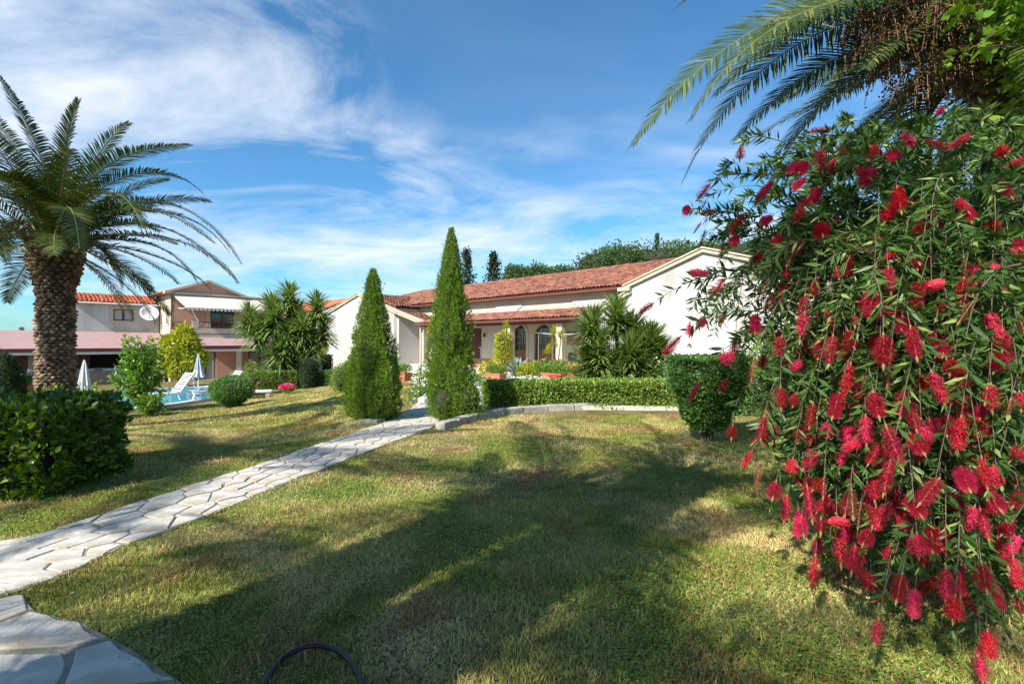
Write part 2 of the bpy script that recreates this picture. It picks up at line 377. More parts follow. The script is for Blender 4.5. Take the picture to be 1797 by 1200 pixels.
# second strip of big slabs, towards the camera
P2R = np.array([(-2.87, 2.83), (-2.62, 2.66), (-2.26, 2.55), (-1.83, 2.33), (-1.46, 2.12), (-.9, 1.75), (-.3, 1.2), (.2, .4), (.5, -.8)])
P2L = np.array([(-3.55, 2.24), (-3.35, 2.0), (-3.05, 1.75), (-2.75, 1.5), (-2.4, 1.15), (-2.0, .7), (-1.6, .1), (-1.2, -.6), (-1.1, -1.8)])
def strip_poly(a, b): return [tuple(p) for p in a] + [tuple(p) for p in b[::-1]]
INPATH = PolyClip(strip_poly(PL, PR)); INPATH2 = PolyClip(strip_poly(P2L, P2R))
POOL = [(-14.1, 16.6), (-13.3, 19.0), (-12.9, 22.0), (-13.1, 25.0), (-14.6, 26.6), (-16.6, 26.2), (-18.6, 23.6), (-20.4, 21.4), (-20.8, 19.0), (-19.0, 17.2), (-16.4, 16.2)]
INPOOL = PolyClip([(x * .94 - .98, y * .94 + 1.27) for x, y in POOL])
xs = axis(-26, 16, .5, 900); ys = axis(-4, 46, .5, 1200)
XX, YY = np.meshgrid(xs, ys); ZZ = gz(XX, YY)
for (i, j), x in np.ndenumerate(XX):
    if -21 < x < -12 and 16 < YY[i, j] < 27 and INPOOL(x, YY[i, j]): ZZ[i, j] -= .5
ZZ += 0.012 * np.sin(XX * 1.7) * np.cos(YY * 1.3) * (YY < 14)
nx, ny = len(xs), len(ys); idx = np.arange(nx * ny).reshape(ny, nx)
FF = np.stack([idx[:-1, :-1], idx[:-1, 1:], idx[1:, 1:], idx[1:, :-1]], -1).reshape(-1, 4)
# lawn colour: living green, dry straw and bare brown patches
def lawnmat(name, dark=1.0, bladed=False):
    m, t, b = newmat(name); b.inputs['Roughness'].default_value = .9; b.inputs['Specular IOR Level'].default_value = .15
    co = N('ShaderNodeTexCoord', t); g = co.outputs['Object']
    def noise(sc, d=5, dist=0):
        n = N('ShaderNodeTexNoise', t); n.inputs['Scale'].default_value = sc; n.inputs['Detail'].default_value = d; n.inputs['Distortion'].default_value = dist; t.links.new(g, n.inputs['Vector']); return n.outputs[0]
    def rng(v, a, c):
        r = N('ShaderNodeMapRange', t); r.inputs[1].default_value = a; r.inputs[2].default_value = c; t.links.new(v, r.inputs[0]); return r.outputs[0]
    def mixc(f, a, c):
        x = N('ShaderNodeMix', t, data_type='RGBA')
        if isinstance(f, float): x.inputs[0].default_value = f
        else: t.links.new(f, x.inputs[0])
        for i, v in ((6, a), (7, c)):
            if isinstance(v, tuple): x.inputs[i].default_value = (*[q * dark for q in v], 1)
            else: t.links.new(v, x.inputs[i])
        return x.outputs[2]
    c = mixc(rng(noise(5, 6), .35, .65), (.18, .195, .035), (.37, .37, .085))
    c = mixc(rng(noise(.8, 8, .8), .43, .60), c, (.56, .44, .20))
    c = mixc(rng(noise(1.5, 8, .6), .52, .64), c, (.38, .23, .10))
    c = mixc(rng(noise(.33, 4), .58, .70), c, (.40, .385, .11))
    if bladed:
        ge = N('ShaderNodeNewGeometry', t); hs = N('ShaderNodeHueSaturation', t)
        t.links.new(mathn(t, 'ADD', mathn(t, 'MULTIPLY', ge.outputs['Random Per Island'], 1.2), .4), hs.inputs['Value'])
        t.links.new(mathn(t, 'ADD', mathn(t, 'MULTIPLY', mathn(t, 'FRACT', mathn(t, 'MULTIPLY', ge.outputs['Random Per Island'], 91.3)), .05), .485), hs.inputs['Hue'])
        t.links.new(c, hs.inputs['Color']); c = hs.outputs[0]
    else:
        n = N('ShaderNodeTexNoise', t); n.inputs['Scale'].default_value = 60; n.inputs['Detail'].default_value = 6; t.links.new(g, n.inputs['Vector'])
        bp = N('ShaderNodeBump', t); bp.inputs['Strength'].default_value = .8; bp.inputs['Distance'].default_value = .03; t.links.new(n.outputs[0], bp.inputs['Height']); t.links.new(bp.outputs[0], b.inputs['Normal'])
        c = mixc(rng(noise(45, 6), .42, .6), c, (.13, .10, .05))
    t.links.new(c, b.inputs['Base Color'])
    if bladed:
        tr = N('ShaderNodeBsdfTranslucent', t); t.links.new(c, tr.inputs[0]); ms = N('ShaderNodeMixShader', t); ms.inputs[0].default_value = .3
        t.links.new(b.outputs[0], ms.inputs[1]); t.links.new(tr.outputs[0], ms.inputs[2]); t.links.new(ms.outputs[0], t.nodes['Material Output'].inputs[0])
    return m
M_lawn = lawnmat('lawn_soil', .62); M_blade = lawnmat('lawn_blades', 1.15, True)
gr = link('ground', mesh_np('ground', np.stack([XX, YY, ZZ], -1).reshape(-1, 3), FF.ravel(), np.full(len(FF), 4), M_lawn, smooth=True)); tag(gr, kind='structure')

def in_lawn(x, y):
    if INPATH(x, y) or INPATH2(x, y): return False
    return True
def lawn_points(n, x0, x1, y0, y1, maskf=None):
    x = RNG.uniform(x0, x1, n); y = RNG.uniform(y0, y1, n)
    k = (np.abs(x) < y * 1.12 + .7)
    near = (y < 12) & (x < .5)
    for i in np.nonzero(k & near)[0]:
        if not in_lawn(x[i], y[i]): k[i] = False
    k &= ~((y > 10.0) & (x > -1.4))           # bed and house side
    k &= ~((x < -12.6) & (y > 15.4))
    x, y = x[k], y[k]
    return x, y
def vnoise(x, y, sc, seed=0):
    r = np.random.default_rng(seed); tb = r.random((64, 64)); u, v = x * sc, y * sc
    iu, iv = np.floor(u).astype(int), np.floor(v).astype(int); fu, fv = u - iu, v - iv; fu = fu * fu * (3 - 2 * fu); fv = fv * fv * (3 - 2 * fv)
    g = lambda a, b: tb[a % 64, b % 64]
    return (g(iu, iv) * (1 - fu) + g(iu + 1, iv) * fu) * (1 - fv) + (g(iu, iv + 1) * (1 - fu) + g(iu + 1, iv + 1) * fu) * fv
def grass(name, n, x0, x1, y0, y1, h, w, m, label):
    x, y = lawn_points(n, x0, x1, y0, y1)
    dens = .35 + .65 * vnoise(x, y, 1.6, 3) + .4 * (vnoise(x, y, 7, 5) - .5)
    k = RNG.random(len(x)) < dens * 1.25; x, y = x[k], y[k]; n = len(x); x = x + RNG.normal(size=n) * .018; y = y + RNG.normal(size=n) * .018
    a = RNG.uniform(0, 2 * np.pi, n); lean = RNG.uniform(.15, 1.1, n)
    D = np.stack([np.cos(a) * lean, np.sin(a) * lean, np.ones(n)], 1)
    hh = h * (RNG.uniform(.45, 1.2, n) + .9 * (RNG.random(n) < .04)) * (.6 + .8 * vnoise(x, y, 2.3, 9)); Mx = frames(D, runit(n), hh, w * RNG.uniform(.7, 1.3, n))
    T = np.stack([x, y, gz(x, y) - .002], 1)
    o = scatter(name, [(-.5, 0, 0), (.5, 0, 0), (0, 1, 0)], [(0, 1, 2)], Mx, T, m, None, 'stuff')
    o['label'] = label; o['category'] = 'grass'
grass('grass', 420000, -4.2, 4.2, 1.7, 4.6, .036, .0055, M_blade, 'short mown grass covering the lawn nearest the camera')
grass('grass', 420000, -8.5, 8.5, 4.3, 9.9, .033, .008, M_blade, 'short mown grass across the middle of the lawn')
grass('grass', 260000, -15, -1, 9.5, 27, .05, .016, M_blade, 'short mown grass on the slope going down to the pool')
# clover-like weeds near the camera
x, y = lawn_points(330000, -4.5, 4.8, 1.7, 7.5)
k = RNG.random(len(x)) < np.clip((vnoise(x, y, 1.3, 21) - .36) * 2.4 + (vnoise(x, y, 6, 23) - .5) * 1.1 + .12, 0, 1); x, y = x[k], y[k]; n = len(x)
a = RNG.uniform(0, 2 * np.pi, n); D = np.stack([np.cos(a), np.sin(a), RNG.uniform(-.1, .7, n)], 1)
L_clov = leafmat('clover_leaves', (.10, .19, .025), (.24, .36, .06), (.38, .38, .08), .3, .45, 4)
o = scatter('clover', DIAM[0], DIAM[1], frames(D, np.tile([0, 0, 1.], (n, 1)) + .5 * runit(n), RNG.uniform(.010, .024, n), RNG.uniform(.012, .024, n)), np.stack([x, y, gz(x, y) + RNG.uniform(.006, .026, n)], 1), L_clov, None, 'stuff')
tag(o, 'bright low clover leaves growing in patches in the lawn', 'clover')
# dry fallen leaves
x, y = lawn_points(2200, -4.5, 5.5, 1.8, 8); n = len(x); a = RNG.uniform(0, 2 * np.pi, n)
o = scatter('fallen_leaves', DIAM[0], DIAM[1], frames(np.stack([np.cos(a), np.sin(a), RNG.uniform(-.2, .3, n)], 1), np.tile([0, 0, 1.], (n, 1)) + .5 * runit(n), RNG.uniform(.012, .034, n)), np.stack([x, y, gz(x, y) + .02], 1), leafmat('dry_leaves', (.22, .13, .06), (.40, .30, .17), None, .1, .8), None, 'stuff')
tag(o, 'dry brown leaves scattered on the grass', 'fallen leaves')

# ------------------------------------------------------------------ crazy-paved path
def clip_poly(poly, nx_, ny_, d):       # keep n.p <= d
    out = []
    for i in range(len(poly)):
        p, q = poly[i - 1], poly[i]; a = p[0] * nx_ + p[1] * ny_ - d; b = q[0] * nx_ + q[1] * ny_ - d
        if (a <= 0) != (b <= 0): t = a / (a - b); out.append((p[0] + (q[0] - p[0]) * t, p[1] + (q[1] - p[1]) * t))
        if b <= 0: out.append(q)
    return out
def pave(root, A, B, size, gap, seed, smax=None, wob=.015):
    rs = np.random.default_rng(seed); mid = (A + B) / 2; seg = np.linalg.norm(np.diff(mid, axis=0), axis=1); cum = np.concatenate([[0], np.cumsum(seg)]); Lt = cum[-1]
    def at(s):
        s = min(max(s, 0), Lt); i = min(np.searchsorted(cum, s, 'right') - 1, len(seg) - 1); f = (s - cum[i]) / seg[i]
        return A[i] * (1 - f) + A[i + 1] * f, B[i] * (1 - f) + B[i + 1] * f
    wid = float(np.mean(np.linalg.norm(A - B, axis=1)))
    n = int(Lt * wid / (size * size)); pts = []
    for _ in range(n * 30):             # dart throwing with anisotropy
        s, t = rs.uniform(0, Lt), rs.uniform(0, wid); r = size * rs.uniform(.62, 1.0)
        if all(((s - q[0]) * .8) ** 2 + (t - q[1]) ** 2 > (r * .5 + q[2] * .5) ** 2 for q in pts): pts.append((s, t, r))
        if len(pts) > n * 1.3: break
    cnt = 0
    for i, p in enumerate(pts):
        poly = [(p[0] - 1.2, 0), (p[0] + 1.2, 0), (p[0] + 1.2, wid), (p[0] - 1.2, wid)]
        for j, q in enumerate(pts):
            if i == j or abs(q[0] - p[0]) > 2 * size + .3: continue
            dx, dy = q[0] - p[0], q[1] - p[1]; L = math.hypot(dx, dy); g = gap * (.6 + .8 * ((i * 7 + j * 7) % 5) / 4)
            poly = clip_poly(poly, dx / L, dy / L, ((q[0] ** 2 + q[1] ** 2 - p[0] ** 2 - p[1] ** 2) / 2) / L - g / 2)
            if len(poly) < 3: break
        if len(poly) < 3: continue
        # densify and roughen the outline
        pp = []
        for k in range(len(poly)):
            a, b = poly[k - 1], poly[k]; L = math.hypot(a[0] - b[0], a[1] - b[1])
            if L < .03: continue
            m = max(1, int(L / .12))
            for q in range(m): f = q / m; pp.append((a[0] + (b[0] - a[0]) * f, a[1] + (b[1] - a[1]) * f))
        if len(pp) < 4: continue
        cx = sum(q[0] for q in pp) / len(pp); cy = sum(q[1] for q in pp) / len(pp); W2 = []
        for (s, t) in pp:
            s = cx + (s - cx) * (1 - rs.uniform(0, wob) / max(.15, abs(s - cx) + abs(t - cy)) * .8); t = cy + (t - cy) * (1 - rs.uniform(0, wob) / .3)
            edge = rs.uniform(-.012, .03) if (t < .02 or t > wid - .02) else 0
            a, b = at(s); f = t / wid; f = f + edge * (1 if t < .1 else -1); w = a * (1 - f) + b * f; W2.append(w)
        W2 = np.array(W2); c = W2.mean(0); hz = .026 + rs.uniform(0, .008); tilt = rs.normal(size=2) * .006
        zb = lambda w: hz + float(np.dot(tilt, w - c))
        k = len(W2); ins = c + (W2 - c) * (1 - .007 / max(.08, float(np.mean(np.linalg.norm(W2 - c, axis=1)))))
        base = G(c[0], c[1])
        V = [(w[0] - c[0], w[1] - c[1], -.02) for w in W2] + [(w[0] - c[0], w[1] - c[1], zb(w) - .004) for w in W2] + [(w[0] - c[0], w[1] - c[1], zb(w)) for w in ins]
        Fc = [(q, (q + 1) % k, (q + 1) % k + k, q + k) for q in range(k)] + [(q + k, (q + 1) % k + k, (q + 1) % k + 2 * k, q + 2 * k) for q in range(k)] + [tuple(range(2 * k, 3 * k))]
        mb = MB(); mb.v = V; mb.f = Fc; o = mb.build('stone', M_stone, root); o.location = (c[0], c[1], base); cnt += 1
    return cnt
def strip_mesh(name, A, B, z, m, parent=None, kind=None):
    mb = MB(); n = len(A); vs = []
    for a, b in zip(A, B):
        vs += [(a[0], a[1], G(a[0], a[1]) + z), (b[0], b[1], G(b[0], b[1]) + z)]
    mb.add(vs, [(2 * i, 2 * i + 1, 2 * i + 3, 2 * i + 2) for i in range(n - 1)]); return mb.build(name, m, parent, kind)
path = strip_mesh('path', PL, PR, .0205, M_mortar, None, 'structure')
n1_ = pave(path, PL, PR, .28, .018, 5)
path2 = strip_mesh('path', P2L, P2R, .0205, M_mortar, None, 'structure')
n2_ = pave(path2, P2L, P2R, .50, .028, 9, wob=.035)
print('paving stones', n1_, n2_)
# grass creeping over the path edges
Ex = []
for C_ in (PL, PR, P2R):
    sg = np.linalg.norm(np.diff(C_, axis=0), axis=1); cu_ = np.concatenate([[0], np.cumsum(sg)]); n = int(cu_[-1] * 700); q = RNG.uniform(0, cu_[-1], n); xx, yy_ = np.interp(q, cu_, C_[:, 0]), np.interp(q, cu_, C_[:, 1])
    k = RNG.random(n) < np.clip(vnoise(xx, yy_, 3.0, 77) * 1.6 - .35, .05, 1); Ex.append(np.stack([xx[k], yy_[k]], 1) + RNG.normal(size=(k.sum(), 2)) * .028)
Ex = np.vstack(Ex); n = len(Ex); a = RNG.uniform(0, 2 * np.pi, n)
tag(scatter('edge_grass', [(-.5, 0, 0), (.5, 0, 0), (0, 1, 0)], [(0, 1, 2)], frames(np.stack([np.cos(a), np.sin(a), RNG.uniform(.3, 1.5, n)], 1), runit(n), .05 * RNG.uniform(.5, 1.3, n), .008), np.stack([Ex[:, 0], Ex[:, 1], gz(Ex[:, 0], Ex[:, 1]) + .004], 1), M_blade, None, 'stuff'), 'longer grass creeping over the edges of the stone path', 'grass')
# path going on towards the porch
P3L = np.array([PL[0], (-2.6, 14.5), (-3.6, 18), (-5.0, 22)]); P3R = np.array([PR[0], (-1.0, 14.5), (-1.9, 18), (-3.4, 23)])
path3 = strip_mesh('path', P3L, P3R, .014, M_mortar, None, 'structure'); pave(path3, P3L, P3R, .42, .03, 15)

# ------------------------------------------------------------------ foliage builders
def foliage(name, T, D, size, leaf, m, parent, kind=None, width=1.0):
    n = len(T); up = runit(n)
    return scatter(name, leaf[0], leaf[1], frames(D, up, size, np.asarray(size) * width), T, m, parent, kind)
def hedge(name, label, corners, zt, thick, leafsize, n, m, cat='hedge', group=None, bumpy=.05):
    """hedge along a polyline of centre points: corners [(x,y)...], height zt over the ground, thickness thick"""
    c = np.array(corners, float); x0, y0 = c.mean(0); root = empty(name, (x0, y0, G(x0, y0)), label, cat, group=group)
    seg = np.diff(c, axis=0); L = np.linalg.norm(seg, axis=1); cum = np.concatenate([[0], np.cumsum(L)]); tot = cum[-1]
    def pos(s, lat):
        i = np.clip(np.searchsorted(cum, s, 'right') - 1, 0, len(L) - 1); f = ((s - cum[i]) / L[i])[:, None]; p = c[i] * (1 - f) + c[i + 1] * f
        nn = np.stack([-seg[i, 1], seg[i, 0]], 1) / L[i][:, None]; return p + nn * lat[:, None], nn
    H = zt; areas = np.array([tot * H, tot * H, tot * thick, thick * H, thick * H]); pr = areas * np.array([1, 1, 1.3, 1, 1]); pr /= pr.sum()
    face = RNG.choice(5, n, p=pr); s = RNG.uniform(0, tot, n); lat = RNG.uniform(-thick / 2, thick / 2, n); z = RNG.uniform(0.02, H, n) ; outw = np.zeros((n, 3))
    lat = np.where(face == 0, -thick / 2, np.where(face == 1, thick / 2, lat)); z = np.where(face == 2, H, z); s = np.where(face == 3, 0, np.where(face == 4, tot, s))
    p, nn = pos(np.clip(s, 0, tot - 1e-6), lat)
    tg = np.stack([nn[:, 1], -nn[:, 0]], 1)
    outw[:, :2] = np.where((face == 0)[:, None], -nn, np.where((face == 1)[:, None], nn, np.where((face == 3)[:, None], -tg, np.where((face == 4)[:, None], tg, 0)))); outw[:, 2] = (face == 2)
    dep = -np.abs(RNG.normal(size=n)) * .05 + bumpy * (vnoise(s * 1.0 + z, z * 3 + lat * 3, 3.1, 31) - .4) * 1.6 + RNG.exponential(.012, n)
    rr = np.clip((H - z) / .08, 0, 1) * .02
    T = np.concatenate([p, z[:, None]], 1) + outw * dep[:, None]
    T[:, 2] = np.maximum(T[:, 2], .01); T[:, 2] += gz(p[:, 0], p[:, 1]) - G(x0, y0); T[:, 0] -= x0; T[:, 1] -= y0
    D = outw * .7 + runit(n) + np.array([0, 0, .45])
    foliage('leaves', T, D, leafsize * RNG.uniform(.6, 1.25, n), LEAF, m, root, 'stuff', 1.15)
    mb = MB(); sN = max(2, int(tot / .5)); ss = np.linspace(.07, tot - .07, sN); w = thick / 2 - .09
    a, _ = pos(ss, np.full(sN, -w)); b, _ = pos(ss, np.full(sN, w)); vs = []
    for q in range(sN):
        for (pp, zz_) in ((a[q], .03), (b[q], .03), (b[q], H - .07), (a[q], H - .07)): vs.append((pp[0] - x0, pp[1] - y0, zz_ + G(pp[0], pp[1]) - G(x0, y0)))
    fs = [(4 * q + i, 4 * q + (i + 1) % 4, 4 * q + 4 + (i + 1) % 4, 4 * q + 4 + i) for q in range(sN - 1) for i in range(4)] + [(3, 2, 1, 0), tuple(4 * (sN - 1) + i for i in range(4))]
    mb.add(vs, fs).build('dark_core', M_core, root)  # solid dark core added behind the leaves to block seeing through
    return root
SPRAY_V = []; SPRAY_F = []
for k, (a, l) in enumerate([(0, 1.0), (-.5, .8), (.5, .8), (-1.0, .5), (1.0, .5)]):
    b = len(SPRAY_V); ca, sa = math.cos(a), math.sin(a); SPRAY_V += [(sa * .12 - ca * .09, ca * .12 - sa * -.09 * 0, 0), (sa * .12 + ca * .09, ca * .12, 0.02 * k), (sa * l, ca * l, .10 * (k % 2))]; SPRAY_F.append((b, b + 1, b + 2))
SPRAY = (np.array(SPRAY_V), SPRAY_F)
def cone_tree(name, label, x, y, prof, n, m, size=.085, lobes=(), cat='tree', group=None, lump=.10):
    """prof: [(z, r)] from base to tip. Crown of little upright sprays over a dark core"""
    g0 = G(x, y); root = empty(name, (x, y, g0), label, cat, group=group)
    pz = np.array([p[0] for p in prof]); prr = np.array([p[1] for p in prof]); zt = pz[-1]
    zz_ = RNG.uniform(pz[0], zt, n * 3); r0 = np.interp(zz_, pz, prr); k = RNG.random(n * 3) < (r0 / prr.max() + .06); zz_ = zz_[k][:n]; r0 = r0[k][:n]; n = len(zz_)
    a = RNG.uniform(0, 2 * np.pi, n)
    sdx = abs(int(x * 37)) % 50
    l = (vnoise(a * 8 / np.pi, zz_ * 2.2, 1.0, 41 + sdx) - .5) * 1.3 + (vnoise(a * 20 / np.pi, zz_ * 5, 1.0, 142 + sdx) - .5) * 1.2
    r = r0 * (1 + l * lump * 1.6) - np.abs(RNG.normal(size=n)) * .05 * np.minimum(1, r0 * 3)
    r = r + (RNG.random(n) < .03) * RNG.uniform(.02, .10, n); T = np.stack([r * np.cos(a), r * np.sin(a), zz_], 1); out = np.stack([np.cos(a), np.sin(a), np.zeros(n)], 1)
    for (lx, ly, lz, lr, lh, m_) in lobes:
        d = runit(m_); d = d[d[:, 2] > -.75]; q = len(d); rr = lr * (1 + .12 * RNG.normal(size=q) * .5)
        T = np.vstack([T, np.array([lx, ly, lz]) + d * np.stack([rr, rr, rr * lh / lr], 1)]); out = np.vstack([out, d])
    n = len(T); D = out * .75 + np.array([0, 0, 1.0]) + runit(n) * .45
    keep = T[:, 2] > .03; T, D, out = T[keep], D[keep], out[keep]; n = len(T)
    Nn = out + runit(n) * .7
    scatter('crown', SPRAY[0], SPRAY[1], frames(D, Nn, size * RNG.uniform(.6, 1.3, n), size * RNG.uniform(.7, 1.2, n)), T, m, root, 'stuff')
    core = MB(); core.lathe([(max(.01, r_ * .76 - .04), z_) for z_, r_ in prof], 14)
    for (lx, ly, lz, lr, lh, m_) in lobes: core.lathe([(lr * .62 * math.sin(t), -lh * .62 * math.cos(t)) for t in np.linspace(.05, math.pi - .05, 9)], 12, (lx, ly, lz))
    core.build('dark_core', M_core, root, smooth=True)
    MB().tube([(0, 0, -.05), (0, 0, prof[0][0] + .4)], [.09, .07], 8).build('trunk', M_bark, root)
    return root
def blob_bush(name, label, x, y, blobs, n, leafsize, m, leaf=LEAF, cat='shrub', group=None, core=.72, stems=5, z0=None, flowers=None, width=1.1, fuzz=.07, extra=None, up=.35):
    """blobs: [(dx,dy,z,rx,rz)] ellipsoids; leaves over their shells"""
    g0 = G(x, y) if z0 is None else z0; root = empty(name, (x, y, g0), label, cat, group=group)
    w = np.array([b[3] * b[4] for b in blobs]); w /= w.sum(); Ts = []; Os = []
    for b, q in zip(blobs, w):
        m_ = int(n * q); d = runit(m_); rad = 1 - np.abs(RNG.normal(size=m_)) * .16 + RNG.exponential(fuzz, m_)
        t = np.array(b[:3]) + d * np.stack([b[3] * rad, b[3] * rad, b[4] * rad], 1); Ts.append(t); Os.append(d)
    T = np.vstack(Ts); O = np.vstack(Os); k = T[:, 2] > .01; T, O = T[k], O[k]; n = len(T)
    foliage('leaves', T, O * .8 + runit(n) + np.array([0, 0, up]), leafsize * RNG.uniform(.6, 1.3, n), leaf, m, root, 'stuff', width)
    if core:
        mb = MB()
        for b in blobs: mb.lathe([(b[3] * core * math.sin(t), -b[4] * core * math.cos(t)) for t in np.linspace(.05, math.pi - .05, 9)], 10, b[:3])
        mb.build('dark_core', M_core, root, smooth=True)
    if stems:
        mb = MB()
        for i in range(stems):
            b = blobs[i % len(blobs)]; a = random.uniform(0, 6.28)
            mb.tube([(math.cos(a) * .04, math.sin(a) * .04, -.03), (b[0] * .5 + math.cos(a) * .06, b[1] * .5 + math.sin(a) * .06, max(.05, (b[2] - b[4]) * .7)), (b[0] + math.cos(a) * b[3] * .5, b[1] + math.sin(a) * b[3] * .5, b[2])], [.022, .017, .008], 6)
        mb.build('stem', M_bark, root)
    if flowers:
        fm, nf, fs = flowers; q = RNG.choice(n, nf); d = runit(nf * 5)
        Tf = np.repeat(T[q] * 1.02 + np.array([0, 0, .03]), 5, axis=0) + d * fs * .25
        scatter('blossoms', DIAM[0], DIAM[1], frames(d + np.array([0, 0, .5]), runit(nf * 5), fs, fs * 1.5), Tf, fm, root, 'stuff')
    return root

BLADE_V = np.array([(-.5, 0, 0), (.5, 0, 0), (-.42, .4, .03), (.42, .4, .03), (-.25, .78, -.02), (.25, .78, -.02), (0, 1, -.08)]); BLADE_F = [(0, 1, 3, 2), (2, 3, 5, 4), (4, 5, 6)]
def rosette(n, L, w, lo=-.6, hi=1.5, droop=0.0):
    a = RNG.uniform(0, 2 * np.pi, n); e = lo + (hi - lo) * RNG.random(n) ** .8
    D = np.stack([np.cos(a) * np.cos(e), np.sin(a) * np.cos(e), np.sin(e)], 1)
    Nn = np.stack([-np.cos(a) * np.sin(e), -np.sin(a) * np.sin(e), np.cos(e)], 1)
    l = L * RNG.uniform(.75, 1.1, n) * (1 - .15 * (e > 1.2)); Mx = frames(D, Nn, l, w)
    Mx[:, :, 2] *= 1.5
    return Mx, D * .04
def yucca(name, label, x, y, heads, nl, L, w, m, z0=None, group=None, cat='yucca', trunk_r=.11, lo=-.7):
    """heads: [(dx,dy,z)] rosette centres"""
    g0 = G(x, y) if z0 is None else z0; root = empty(name, (x, y, g0), label, cat, group=group)
    for (dx, dy, z) in heads:
        b = Vector((dx * .12, dy * .12, -.05)); t = Vector((dx, dy, z)); c = Vector((dx * .75, dy * .75, z * .45))
        pts = [b * (1 - s) ** 2 + c * 2 * s * (1 - s) + t * s * s for s in np.linspace(0, 1, 7)]
        MB().tube(pts, [trunk_r * (1.25 - .5 * s) for s in np.linspace(0, 1, 7)], 9).build('stem', M_bark, root, smooth=True)
        Ms, Ts = [], []
        for dz, fr in ((.08 * L, .9), (-.10 * L, .8), (-.28 * L, .7), (-.48 * L, .6)):
            Mx, T = rosette(int(nl * fr), L, w, lo + (.3 if dz > 0 else 0), 1.5 if dz > 0 else .85 + dz); Ms.append(Mx); Ts.append(T + np.array([dx, dy, z + dz]))
        scatter('blade_head', BLADE_V, BLADE_F, np.vstack(Ms), np.vstack(Ts), m, root)
    return root

# ---- palms
def leaflets(Pp, Tt, Ss, Nn, LL, w, lift, fwd, name, m, parent, rach_r):
    """two rows of slender leaflets along a rachis"""
    n = len(Pp); V = []; Fc = []
    rows = []
    for sgn in (-1, 1):
        D = Ss * sgn * 1.0 + Tt * fwd[:, None] + Nn * lift[:, None] + RNG.normal(size=(n, 3)) * .07
        D /= np.linalg.norm(D, axis=1, keepdims=True)
        wv = Tt * (w / 2); L_ = (LL * RNG.uniform(.88, 1.08, n))[:, None]
        drop = np.array([0, 0, -1.0]) * L_
        p0 = Pp; mid = p0 + D * L_ * .45 + drop * .03; q3 = p0 + D * L_ * .78 + drop * .10; tip = p0 + D * L_ + drop * .20
        rows.append(np.stack([p0 - wv * .6, p0 + wv * .6, mid - wv, mid + wv, q3 - wv * .6, q3 + wv * .6, tip], 1))
    V = np.concatenate(rows).reshape(-1, 3); k = 2 * n
    bf = np.array([0, 1, 3, 2, 2, 3, 5, 4, 4, 5, 6]); sz = [4, 4, 3]
    FF_ = (bf[None, :] + (np.arange(k) * 7)[:, None]).ravel(); sizes = np.tile(sz, k)
    # rachis: square tube
    rb = len(V); rv = []; nr = n
    for i in range(0, n, 2):
        r_ = rach_r * (1 - .8 * i / n); rv += [Pp[i] + Ss[i] * r_, Pp[i] + Nn[i] * r_ * .7, Pp[i] - Ss[i] * r_, Pp[i] - Nn[i] * r_ * .7]
    q = len(rv) // 4; rf = []
    for i in range(q - 1):
        for j in range(4): rf += [rb + 4 * i + j, rb + 4 * i + (j + 1) % 4, rb + 4 * i + 4 + (j + 1) % 4, rb + 4 * i + 4 + j]
    V = np.vstack([V, np.array(rv)]); FF_ = np.concatenate([FF_, np.array(rf, int)]); sizes = np.concatenate([sizes, np.full(4 * (q - 1), 4)])
    mi = np.concatenate([np.zeros(3 * k, int), np.ones(4 * (q - 1), int)])
    return link(name, mesh_np(name, V, FF_, sizes, [m, M_rach], mi), parent)
M_rach = mat('frond_midrib', (.17, .16, .05), (.13, .12, .04), 6, .5)
def frond_curve(pts, n, LL, parent, m=None, w=.032, twist=0.0, rach=.022, bare=.12, lift=.35, side_hint=None):
    """pts: control points of a Bezier (3 or 4)"""
    m = m or L_palm; pts = [np.array(p, float) for p in pts]; s = np.linspace(0, 1, n)[:, None]
    if len(pts) == 3: Pp = pts[0] * (1 - s) ** 2 + 2 * pts[1] * s * (1 - s) + pts[2] * s * s
    else: Pp = pts[0] * (1 - s) ** 3 + 3 * pts[1] * s * (1 - s) ** 2 + 3 * pts[2] * s * s * (1 - s) + pts[3] * s ** 3
    Tt = np.gradient(Pp, axis=0); Tt /= np.linalg.norm(Tt, axis=1, keepdims=True)
    h = Pp[-1] - Pp[0]; hs = np.cross([h[0], h[1], 0.0001], [0, 0, 1.0])
    if side_hint is not None: hs = np.array(side_hint, float)
    hs = hs / (np.linalg.norm(hs) + 1e-9); Ss = hs - Tt * (Tt @ hs)[:, None]; Ss /= np.linalg.norm(Ss, axis=1, keepdims=True); Nn = np.cross(Ss, Tt)
    if Nn[n // 4, 2] < 0: Nn = -Nn
    if twist:
        a = twist * np.linspace(.2, 1, n)[:, None]; Ss, Nn = Ss * np.cos(a) + Nn * np.sin(a), Nn * np.cos(a) - Ss * np.sin(a)
    u = np.linspace(0, 1, n); prof = np.clip(np.minimum((u - bare * .6) / .22 + .25, 1), .0, 1) * (1 - u ** 3.2 * .78); prof[u < bare * .6] = .12
    return leaflets(Pp, Tt, Ss, Nn, LL * prof, w, np.full(n, lift) * (1 - .5 * u), .45 + .8 * u ** 1.5, 'frond', m, parent, rach)
